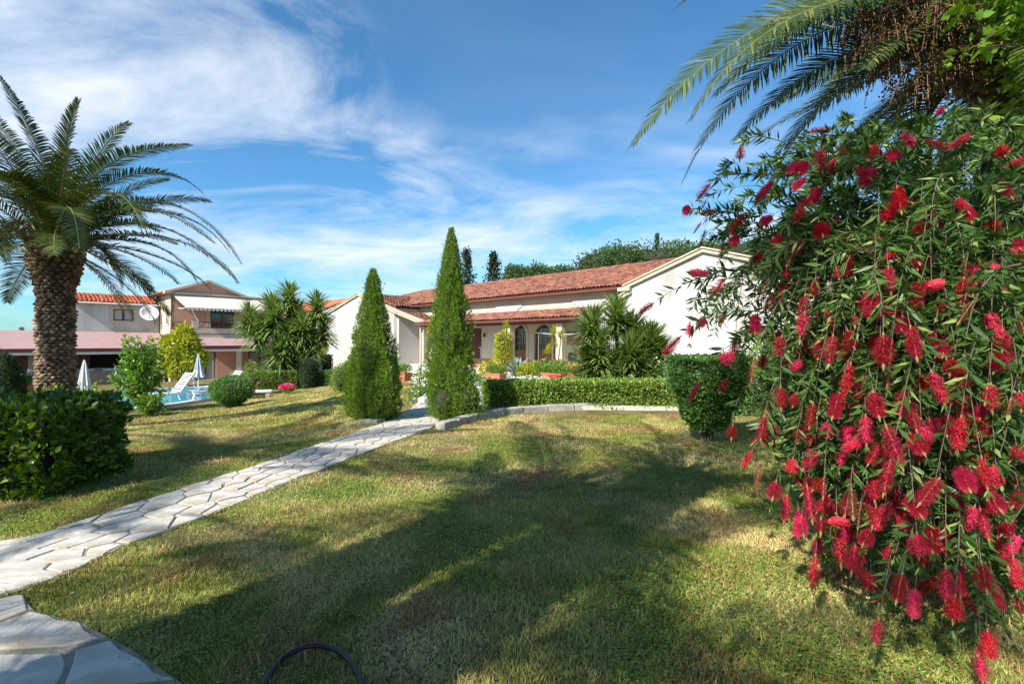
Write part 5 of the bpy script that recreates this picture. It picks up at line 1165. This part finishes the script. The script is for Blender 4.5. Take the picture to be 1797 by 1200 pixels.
wd = [(905, 58, 466, 1.9), (935, 60, 468, 2.0), (962, 62, 470, 1.9), (990, 60, 474, 1.6), (1012, 60, 478, 1.5), (1045, 58, 442, 2.6), (1072, 60, 436, 2.6), (1100, 58, 440, 2.5), (1128, 60, 434, 2.6), (1160, 58, 436, 2.8), (1188, 62, 433, 2.6), (1215, 60, 428, 2.8), (1245, 62, 424, 2.8), (1280, 60, 420, 3), (1320, 62, 418, 3), (1365, 60, 416, 3), (1410, 60, 412, 3.2), (1470, 60, 410, 3.4), (1540, 60, 408, 3.4), (1620, 60, 408, 3.4)]
names_ = ['first low round tree right of the dark conifers', 'second low round tree behind the roof ridge', 'third low round tree behind the roof ridge', 'low tree where the distant wood dips', 'lowest tree in the dip of the distant wood', 'tall oak at the left end of the higher wood', 'second oak of the higher wood behind the roof', 'third oak of the higher wood behind the roof', 'oak left below the cypress spire', 'oak right below the cypress spire', 'oak right of the cypress spire behind the gable', 'oak directly behind the gable slope', 'oak behind the gable peak', 'oak seen just right of the gable peak', 'oak seen through the bottlebrush above the gable', 'oak hidden behind the bottlebrush left part', 'oak hidden behind the bottlebrush middle', 'oak hidden behind the bottlebrush crown', 'oak hidden behind the bottlebrush right part', 'oak furthest right behind the bottlebrush']
for (px, Y, pt, w_), nm in zip(wd, names_): far_tree('oak_tree', nm, px, Y, pt - 5, w_ * 1.3, 'oak', 'trees of the wood behind the villa', 3200)

# ================================================================== palms
def palm(name, label, x, y, H, r, fronds, nrand, L=3.4, bulb=.66, seed=1, cols=17, azr=None, trunk=True, LLen=.46, dr=1.0, dead=3):
    random.seed(seed); g0 = G(x, y); root = empty(name, (x, y, g0), label, 'palm tree')
    palm_trunk(root, H, r, r * 1.15, bulb, .95, cols=cols); stubs(root, (0, 0, H - .15), bulb * .6, 26, .5)
    C = (0, 0, H - .05)
    for f in fronds:
        frond_curve([Vector(C)] + [Vector(q) - Vector((x, y, g0)) for q in f[0]], int(2.0 * f[1]) if len(f) > 1 else 80, f[2] if len(f) > 2 else LLen, root, twist=0, bare=.10, side_hint=f[3] if len(f) > 3 else None)
    for i in range(nrand):
        az = (2.39996 * i + random.uniform(-.2, .2)) if azr is None else random.uniform(*azr); f = i / max(1, nrand - 1); el = 1.45 - 1.75 * f + random.uniform(-.12, .12)
        rand_frond(C, az, el, L * random.uniform(.85, 1.05) * (1 - .1 * f), dr * (random.uniform(.9, 1.35) - .25 * f), root, 84, LLen)
    for i in range(dead): rand_frond((0, 0, H - .25), random.uniform(0, 6.28), -.35, L * random.uniform(.6, .75), .9, root, 60, LLen * .7, L_palmd, .02)
    return root
Yp = 9.6
def q3(*a): return [P(px, py, Yp + dy) for px, py, dy in a]
fr = [
    (q3((150, 270, -.2), (240, 262, -.3), (331, 254, -.3)), 64), (q3((160, 300, .4), (290, 270, .6), (356, 340, .6)), 60),
    (q3((190, 340, .1), (330, 310, .2), (422, 460, .2)), 66), (q3((170, 370, .6), (320, 330, .8), (400, 440, .9)), 60), (q3((190, 405, -.2), (340, 390, -.3), (416, 494, -.3)), 66),
    (q3((180, 420, .3), (290, 400, .5), (345, 494, .6)), 60), (q3((130, 420, .8), (190, 410, 1.0), (214, 502, 1.0)), 54),
    (q3((120, 300, .2), (110, 240, .2), (137, 176, .1)), 64, .50), (q3((90, 300, 0), (60, 230, 0), (0, 135, -.1)), 66, .50), (q3((70, 330, .5), (30, 240, .6), (-60, 160, .5)), 66, .5),
    (q3((150, 330, -1.0), (215, 300, -1.5), (250, 398, -1.8)), 58, .46), (q3((110, 350, -1.2), (130, 330, -2.2), (140, 440, -2.6)), 50, .5),
    (q3((60, 350, 0), (-20, 300, 0), (-90, 400, 0)), 60), (q3((50, 380, .5), (-10, 360, .6), (14, 460, .8)), 50), (q3((60, 400, 0), (-40, 380, 0), (-110, 470, .2)), 60),
    (q3((60, 320, -.8), (0, 270, -1.2), (-60, 330, -1.8)), 60), (q3((200, 380, .2), (300, 372, .3), (392, 470, .3)), 62), (q3((180, 345, -.3), (280, 345, -.5), (375, 425, -.6)), 62)]
palm('palm_tree', 'thick trunked date palm standing behind the left hedge', (98 - 898.5) / F * Yp, Yp, P(98, 422, Yp).z - G(-9, Yp), .285, fr, 26, 2.8, .42, seed=3)
# the palm on the right, its trunk wrapped in a climber
Yr = 5.6; xr_ = 6.25
def q4(*a): return [P(px, py, Yr + dy) for px, py, dy in a]
HS = lambda a: (math.sin(a) * .5, math.cos(a), 0.0)
fr = [
    (q4((1560, -120, 0), (1250, 40, -.2), (1113, 252, -.3)), 84, .52, (.35, .45, .8)), (q4((1600, -30, .3), (1330, 20, .3), (1199, 318, .3)), 84, .55, (.45, .35, .8)), (q4((1620, -60, -.5), (1350, -40, -.6), (1215, 205, -.6)), 80, .46, (.3, .6, .7)),
    (q4((1640, 40, .6), (1480, 90, .8), (1330, 320, .9)), 78, .55, (.5, .3, .7)), (q4((1650, 60, .2), (1430, 120, .3), (1350, 330, .3)), 78, .5, (.6, .3, .6)), (q4((1700, 80, .5), (1590, 130, .7), (1440, 300, 1.0)), 74, .55, (.7, .3, .5)),
    (q4((1700, 100, 0), (1620, 140, 0), (1560, 330, .1)), 70, .55, (.9, .3, .3)), (q4((1760, 100, 1), (1700, 150, 1.2), (1640, 330, 1.5)), 70, .55, (1, .2, .2)), (q4((1700, -100, -1), (1400, -200, -1.4), (1190, 12, -2.2)), 70, .4),
    (q4((1780, 120, .8), (1720, 200, 1.4), (1600, 420, 1.8)), 70, .55, (1, .2, .2)), (q4((1800, 100, 1.2), (1780, 160, 1.8), (1700, 380, 2.3)), 70, .55, (1, .2, .1)),
    (q4((1600, -60, 0), (1400, -10, .1), (1258, 165, .2)), 80, .5, (.4, .4, .8)), (q4((1640, 30, .3), (1450, 60, .3), (1290, 245, .4)), 80, .52, (.5, .35, .75)),
    (q4((1640, 0, .9), (1500, 40, 1.2), (1400, 260, 1.4)), 76, .55, (.5, .4, .7)), (q4((1690, 60, 1.0), (1600, 110, 1.5), (1500, 340, 1.9)), 76, .55, (.8, .3, .4))]
rp = palm('palm_tree', 'large date palm at the right edge with hanging fruit and a climber on its trunk', xr_, Yr, 5.15, .50, fr, 34, 3.6, .86, seed=5, cols=20)
# fruit stalks
fm = mat('date_fruit', (.13, .060, .014), (.05, .025, .01), 9, .6, island=.3)
T = []; mbs = MB()
for ci, (px, py, dy, w_, h_) in enumerate([(1560, 90, -.6, .38, .62), (1620, 140, -.7, .36, .55), (1680, 110, -.4, .36, .6), (1520, 60, -.2, .32, .5), (1650, 40, -.9, .36, .5), (1590, 30, -.5, .32, .5)]):
    c_ = P(px, py - 30, Yr + dy) - Vector((xr_, Yr, 0)); s0 = Vector((0, 0, 4.85)); mbs.tube([s0, s0.lerp(c_, .6) + Vector((0, 0, .12)), c_], [.03, .02, .014], 5)
    for k in range(44):
        d = Vector((random.gauss(0, 1), random.gauss(0, 1), 0)) * w_ * .42; e_ = c_ + d * random.uniform(.8, 1.9) + Vector((0, 0, -h_ * random.uniform(.25, 1))); mid = c_ + d * .75 + Vector((0, 0, .02)); mbs.tube([c_, mid, e_], .004, 3, False)
        for f in np.linspace(.25, 1, 11): T.append(np.array(mid.lerp(e_, f)) + RNG.normal(size=3) * .022)
OCT = ([(1, 0, 0), (-1, 0, 0), (0, 1, 0), (0, -1, 0), (0, 0, 1.2), (0, 0, -1.2)], [(0, 2, 4), (2, 1, 4), (1, 3, 4), (3, 0, 4), (2, 0, 5), (1, 2, 5), (3, 1, 5), (0, 3, 5)])
T = np.array(T); scatter('fruit', OCT[0], OCT[1], frames(runit(len(T)), runit(len(T)), .0125), T, fm, rp, 'stuff'); mbs.build('fruit_stalks', mat('orange_stalks', (.14, .08, .02), None, 5, .6), rp)
# climber
cl = empty('climber', (xr_, Yr, 0), 'broad leaved climber hanging over the right palm trunk', 'climber')
Ts, Ds, mbv = [], [], MB()
for i in range(90):
    px = random.triangular(1600, 1900, 1800); py = random.uniform(-60, 260) if px > 1700 else random.uniform(-60, 110); d_ = Yr - .9 - random.uniform(0, .5) if px < 1740 or py < 60 else Yr - .62 - random.uniform(0, .35)
    p1 = P(px, py, d_); a0 = Vector((xr_ + random.uniform(-.4, .1), Yr - .55, min(5.1, p1.z + random.uniform(.2, .8)))); mid = a0.lerp(p1, .5) + Vector((0, 0, .18)); pts = [a0 * (1 - s) ** 2 + mid * 2 * s * (1 - s) + p1 * s * s for s in np.linspace(0, 1, 6)]
    pts = [q - Vector((xr_, Yr, 0)) for q in pts]; mbv.tube(pts, .005, 4, False)
    for k in range(26): s = random.random() ** .7 * 5; j = min(4, int(s)); q = pts[j].lerp(pts[j + 1], s - j); Ts.append(np.array(q) + RNG.normal(size=3) * .05); Ds.append(RNG.normal(size=3) * .7 + np.array([-.3, -.3, -.5]))
T = np.array(Ts); foliage('leaves', T, np.array(Ds), .15 * RNG.uniform(.45, 1.2, len(T)), LEAF, L_ivyv, cl, 'stuff', 1.05); mbv.build('vine_stems', M_greybark, cl)
a = RNG.uniform(-np.pi, 0, 2600); z = RNG.uniform(1.2, 4.9, 2600); rr = np.interp(z, [0, 4.1, 4.8, 5.1], [.52, .55, .86, .9]) + .04
foliage('trunk_leaves', np.stack([rr * np.cos(a), rr * np.sin(a), z], 1), np.stack([np.cos(a), np.sin(a), -.5 + 0 * a], 1) + runit(2600) * .7, .10, LEAF, L_pitt, cl, 'stuff', 1.1)
# palms behind the photographer and off to the left: they throw the shadows across the lawn
palm('palm_tree', 'date palm out of frame to the left whose crown shades the middle of the lawn', -3.7, -.3, 5.6, .38, [], 13, 3.9, .50, seed=11, dr=.7, LLen=.56, dead=0)
palm('palm_tree', 'slimmer date palm out of frame behind the viewpoint, shading the grass near the goblet bush', -2.3, .1, 5.7, .34, [], 9, 3.2, .42, seed=17, dr=.7, LLen=.5, dead=0)
palm('palm_tree', 'date palm out of frame further left whose fronds shade the path and upper lawn', -8.7, .9, 6.0, .38, [], 20, 3.2, .62, seed=12, dr=.75)
palm('palm_tree', 'date palm out of frame behind the viewpoint shading the near grass', -5.0, -2.9, 5.6, .38, [], 20, 3.5, .55, seed=13, dr=.75)

# ================================================================== the bottlebrush
BX, BY = 3.15, 3.55
bb = empty('bottlebrush_bush', (BX, BY, 0), 'big weeping bottlebrush shrub covered in red brush flowers in the right foreground', 'bush')
FL = [(1450,228),(1440,272),(1395,290),(1475,262),(1300,268),(1650,195),(1693,243),(1635,250),(1590,240),(1510,300),(1570,272),(1410,292),(1350,325),(1240,330),(1205,368),(1250,372),(1225,398),(1235,412),(1268,435),(1290,420),(1300,385),(1140,537),(1235,480),(1265,498),(1210,575),(1187,598),(1232,565),(1270,555),(1290,600),(1280,625),(1325,560),(1322,640),(1222,680),(1272,672),(1285,755),(1628,378),(1700,374),(1755,320),(1775,355),(1742,393),(1635,502),(1605,455),(1690,500),(1740,470),(1785,430),(1700,540),(1655,535),(1600,585),(1550,600),(1500,560),(1640,665),(1685,657),(1600,718),(1604,770),(1720,720),(1685,745),(1690,830),(1725,815),(1745,828),(1495,870),(1445,860),(1535,900),(1480,915),(1430,800),(1410,755),(1425,720),(1370,690),(1490,650),(1440,600),(1400,640),(1340,740),(1330,770),(1315,800),(1330,825),(1360,855),(1380,880),(1405,915),(1430,985),(1500,965),(1510,1005),(1580,1020),(1540,1100),(1650,960),(1705,900),(1768,925),(1755,955),(1790,870),(1690,965),(1725,1000),(1675,1060),(1750,1040),(1735,1120),(1722,1145),(1788,1060),(1395,700),(1470,700),(1535,700),(1560,760),(1480,790),(1390,815),(1370,600),(1345,500),(1380,470),(1430,500),(1470,480),(1530,520),(1410,560),(1460,600),(1560,540),(1365,420),(1400,380),(1330,450),(1560,480),(1500,440),(1440,400),(1790,560),(1760,620),(1740,560),(1660,600),(1790,700),(1640,850),(1600,880),(1560,820),(1660,1010),(1610,950),(1780,990)]
rnd = random.Random(4)
SIL = PolyClip([(1640, 215), (1560, 250), (1440, 265), (1340, 270), (1250, 300), (1190, 360), (1230, 420), (1260, 500), (1200, 540), (1230, 600), (1290, 640), (1330, 700), (1330, 800), (1370, 880), (1420, 950), (1450, 1010), (1530, 1060), (1640, 1040), (1700, 1120), (1797, 1130), (1900, 1100), (2000, 800), (2000, 300), (1800, 230)])
def bdepth(px, py):                     # distance of the near side of the bush along this line of sight
    return 2.15 + 1.15 * max(0, (1560 - px) / 400) ** .9 + .55 * max(0, (620 - py) / 400) + .25 * max(0, (px - 1700) / 200)
tips = []
for (px, py) in FL:
    tips.append((px, py, bdepth(px, py) * rnd.uniform(.90, 1.0), 1))
while len(tips) < 410:
    px, py = rnd.triangular(1180, 1960, 1560), rnd.triangular(230, 1110, 720)
    if SIL(px, py) and (px > 1330): tips.append((px, py, bdepth(px, py) + rnd.uniform(-.12, .35), 1))
nfl = len(tips)
while len(tips) < nfl + 1150:
    px, py = rnd.uniform(1150, 2050), rnd.uniform(225, 1110)
    if SIL(px, py) and rnd.random() < (.30 if px < 1330 else (.75 if px < 1450 else 1)): tips.append((px, py, bdepth(px, py) + rnd.uniform(.0, 1.0) ** 1.4 * 1.7 + .07, 0))
LV, LD, LS = [], [], []; twigs = MB(); FP = []
base = Vector((BX, BY, 0))
for (px, py, d_, isf) in tips:
    p1 = P(px, py, d_); p1.z = max(p1.z, .10)
    hz = Vector((BX, BY, 0)) - Vector((p1.x, p1.y, 0)); dist = hz.length
    up_ = min(2.75, p1.z + .25 + .45 * dist * rnd.uniform(.5, 1.1)) if p1.z < 1.9 else p1.z - .15 * dist
    hub = Vector((BX, BY, max(.5, min(2.1, up_ * .82)))); st = hub.lerp(Vector((p1.x, p1.y, up_)), rnd.uniform(.25, .45)); st = Vector((p1.x * .8 + BX * .2 + rnd.gauss(0, .08), p1.y * .8 + BY * .2 + rnd.gauss(0, .08), min(max(up_, p1.z + .1), p1.z + rnd.uniform(.12, .6)))) if rnd.random() < .88 else st; ct = Vector((p1.x * .75 + st.x * .25 + rnd.gauss(0, .07), p1.y * .75 + st.y * .25 + rnd.gauss(0, .07), max(st.z, p1.z) + rnd.uniform(-.05, .15)))
    K = 8; pts = [st * (1 - s) ** 2 + ct * 2 * s * (1 - s) + p1 * s * s for s in np.linspace(0, 1, K)]
    L_ = sum((pts[i + 1] - pts[i]).length for i in range(K - 1)); twigs.tube([p - base for p in pts], [.0034 - .0021 * i / (K - 1) for i in range(K)], 4, False)
    if rnd.random() < .06: twigs.tube([hub.lerp(st, -.5) - base, hub.lerp(st, .4) - base + Vector((0, 0, .05)), st - base], [.014, .010, .006], 5, False)
    tdir = (pts[-1] - pts[-2]).normalized()
    if isf:
        if rnd.random() < .25: tdir = (tdir + Vector((rnd.gauss(0, .5), rnd.gauss(0, .5), rnd.gauss(0, .4)))).normalized()
        FP.append((p1, tdir, pts))
    nl = int((40 if isf else 50)); fl = min(.75, .50 / max(.2, L_) + .2)
    s = 1 - RNG.random(nl) * fl - (.10 / max(.2, L_) if isf else 0); s = np.clip(s, 0, 1) * (K - 1); j = np.minimum(s.astype(int), K - 2); A = np.array([tuple(q) for q in pts]); q = A[j] * (1 - (s - j))[:, None] + A[j + 1] * (s - j)[:, None]; tg = A[j + 1] - A[j]; tg /= np.linalg.norm(tg, axis=1, keepdims=True)
    sd_ = runit(nl); sd_ -= tg * np.sum(sd_ * tg, 1, keepdims=True); sd_ /= np.linalg.norm(sd_, axis=1, keepdims=True)
    LV.append(q - np.array(base)); LD.append(tg * .8 + sd_ * .9 + np.array([0, 0, .12])); LS.append(RNG.uniform(.055, .105, nl))
    if isf and rnd.random() < .6:        # leafy tuft beyond the flower
        nl = 10; LV.append(np.tile(np.array(p1 + tdir * .10 - base), (nl, 1))); LD.append(np.tile(np.array(tdir), (nl, 1)) + runit(nl) * .5); LS.append(RNG.uniform(.03, .05, nl))
q = RNG.uniform(-1, 1, (26000, 3)); q = q[(q ** 2).sum(1) < 1]; q = q * np.array([1.15, 1.0, 1.15]) + np.array([.25, .15, 1.2]); q = q[q[:, 2] > .15]
LV.append(q); LD.append(runit(len(q)) + np.array([0, 0, -.3])); LS.append(RNG.uniform(.05, .09, len(q)))
T = np.vstack(LV); D = np.vstack(LD); s = np.concatenate(LS)
BBL = (np.array([(0, 0, 0), (-.085, .38, 0), (0, .42, .02), (.085, .38, 0), (0, 1, -.05)]), [(0, 2, 1), (0, 3, 2), (1, 2, 4), (2, 3, 4)])
foliage('leaves', T, D, s, BBL, L_bb, bb, 'stuff', 1.25)
twigs.build('twigs', M_greybark, bb)
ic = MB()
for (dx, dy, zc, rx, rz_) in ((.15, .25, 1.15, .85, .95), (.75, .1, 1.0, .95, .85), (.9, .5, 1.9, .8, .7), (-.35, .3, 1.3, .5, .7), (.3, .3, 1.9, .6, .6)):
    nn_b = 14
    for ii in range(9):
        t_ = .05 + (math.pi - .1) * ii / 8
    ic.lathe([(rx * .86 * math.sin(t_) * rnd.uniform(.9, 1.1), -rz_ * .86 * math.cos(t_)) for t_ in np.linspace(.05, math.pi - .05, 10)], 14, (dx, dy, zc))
ic.build('dark_core', M_core, bb)  # opaque dark mass added inside: paints the shaded interior, closes sky gaps
# fallen red stamens under the bush
n = 1500; a = RNG.uniform(0, 2 * np.pi, n); q = RNG.uniform(0, 1, n) ** .6 * 1.5; X_ = BX - .5 + q * np.cos(a); Y_ = BY - .7 + q * np.sin(a); D = np.stack([np.cos(a * 5), np.sin(a * 5), .1 + 0 * a], 1)
tag(scatter('fallen_stamens', NARROW[0], NARROW[1], frames(D, np.tile([0, 0, 1.], (n, 1)), .022, .03), np.stack([X_, Y_, gz(X_, Y_) + .022], 1), F_red, None, 'stuff'), 'red flower stamens fallen on the grass under the bush', 'petals')
for i in range(9):
    a = 2.4 * i; top = Vector((math.cos(a) * .55 - .25, math.sin(a) * .5, 1.5 + .15 * (i % 4))); MB().tube([(math.cos(a) * .09, math.sin(a) * .09, -.05), (top.x * .3, top.y * .3, .8), tuple(top)], [.035, .026, .014], 7).build('stem', M_greybark, bb, smooth=True)
# brush flowers: four shapes shared by all
def flowermat(name, ca, cb):
    m, t, b = newmat(name); oi = N('ShaderNodeObjectInfo', t); ge = N('ShaderNodeNewGeometry', t); mx_ = N('ShaderNodeMix', t, data_type='RGBA'); mx_.inputs[6].default_value = (*ca, 1); mx_.inputs[7].default_value = (*cb, 1)
    t.links.new(mathn(t, 'ADD', mathn(t, 'MULTIPLY', oi.outputs['Random'], .75), mathn(t, 'MULTIPLY', ge.outputs['Random Per Island'], .25)), mx_.inputs[0]); t.links.new(mx_.outputs[2], b.inputs['Base Color']); b.inputs['Roughness'].default_value = .55
    tr = N('ShaderNodeBsdfTranslucent', t); t.links.new(mx_.outputs[2], tr.inputs[0]); ms = N('ShaderNodeMixShader', t); ms.inputs[0].default_value = .35; t.links.new(b.outputs[0], ms.inputs[1]); t.links.new(tr.outputs[0], ms.inputs[2]); t.links.new(ms.outputs[0], t.nodes['Material Output'].inputs[0]); return m
M_fil = flowermat('red_filaments', (.56, .006, .014), (.85, .05, .20)); M_old = flowermat('faded_filaments', (.30, .10, .05), (.38, .16, .09)); M_anth = mat('golden_anthers', (.60, .30, .06), None, 5, .6); M_fcore = mat('flower_axis', (.30, .10, .04), (.20, .14, .05), 30, .7)
FM = []
for v in range(7):
    ln, rd, cnt = [.105, .085, .12, .095, .065, .11, .06][v], [.028, .030, .025, .031, .033, .022, .016][v], [640, 560, 700, 600, 560, 260, 260][v]
    V, Fc, MI = [], [], []
    for i in range(cnt):
        y = ln * random.random(); a = random.uniform(0, 6.283); env = math.sin(math.pi * min(1, max(.0, (y / ln) * .86 + .10))) ** .35 * (1 + .12 * math.sin(a * 2 + v) + .1 * math.sin(y * 90 + v)); r_ = rd * env * random.uniform(.82, 1.1); tl = random.uniform(.1, .55) * r_
        o_ = Vector((math.cos(a), 0, math.sin(a))); sd_ = Vector((-math.sin(a), 0, math.cos(a))); b0 = o_ * .003 + Vector((0, y, 0)); tp = o_ * r_ + Vector((0, y + tl, 0)) + sd_ * random.gauss(0, .003); w_ = .00085; k = len(V)
        V += [b0 - sd_ * w_, b0 + sd_ * w_, tp + sd_ * w_ * .8, tp - sd_ * w_ * .8]; Fc.append((k, k + 1, k + 2, k + 3)); MI.append(0)
        if i % 3 == 0: k = len(V); V += [tp, tp + sd_ * .0013, tp + Vector((0, .0016, 0)) + o_ * .001]; Fc.append((k, k + 1, k + 2)); MI.append(1)
    k = len(V); n = 6
    for (yy, r_) in ((-.01, .0025), (.0, .0035), (ln, .003), (ln + .012, .005), (ln + .028, .001)):
        for q in range(n): a = 6.283 * q / n; V.append(Vector((r_ * math.cos(a), yy, r_ * math.sin(a))))
    for i in range(4):
        for q in range(n): Fc.append((k + i * n + q, k + i * n + (q + 1) % n, k + (i + 1) * n + (q + 1) % n, k + (i + 1) * n + q)); MI.append(2)
    me = bpy.data.meshes.new('flower_spike'); me.from_pydata([tuple(v_) for v_ in V], [], Fc)
    for m_ in (M_old if v == 5 else M_fil, M_anth, M_fcore): me.materials.append(m_)
    me.polygons.foreach_set('material_index', MI); me.update(); FM.append(me)
for i, (p1, td, pts) in enumerate(FP):
    o = link('flower_spike', FM[(5 if i % 14 == 3 else (6 if i % 11 == 5 else i % 5))], bb); o.location = p1 - base - td * .03; o.rotation_mode = 'QUATERNION'
    o.rotation_quaternion = td.to_track_quat('Y', 'Z'); sc = rnd.uniform(.88, 1.3); o.scale = (sc, sc, sc)
print('meshes', len(bpy.data.objects), 'tris~', sum(len(m_.polygons) for m_ in bpy.data.meshes))
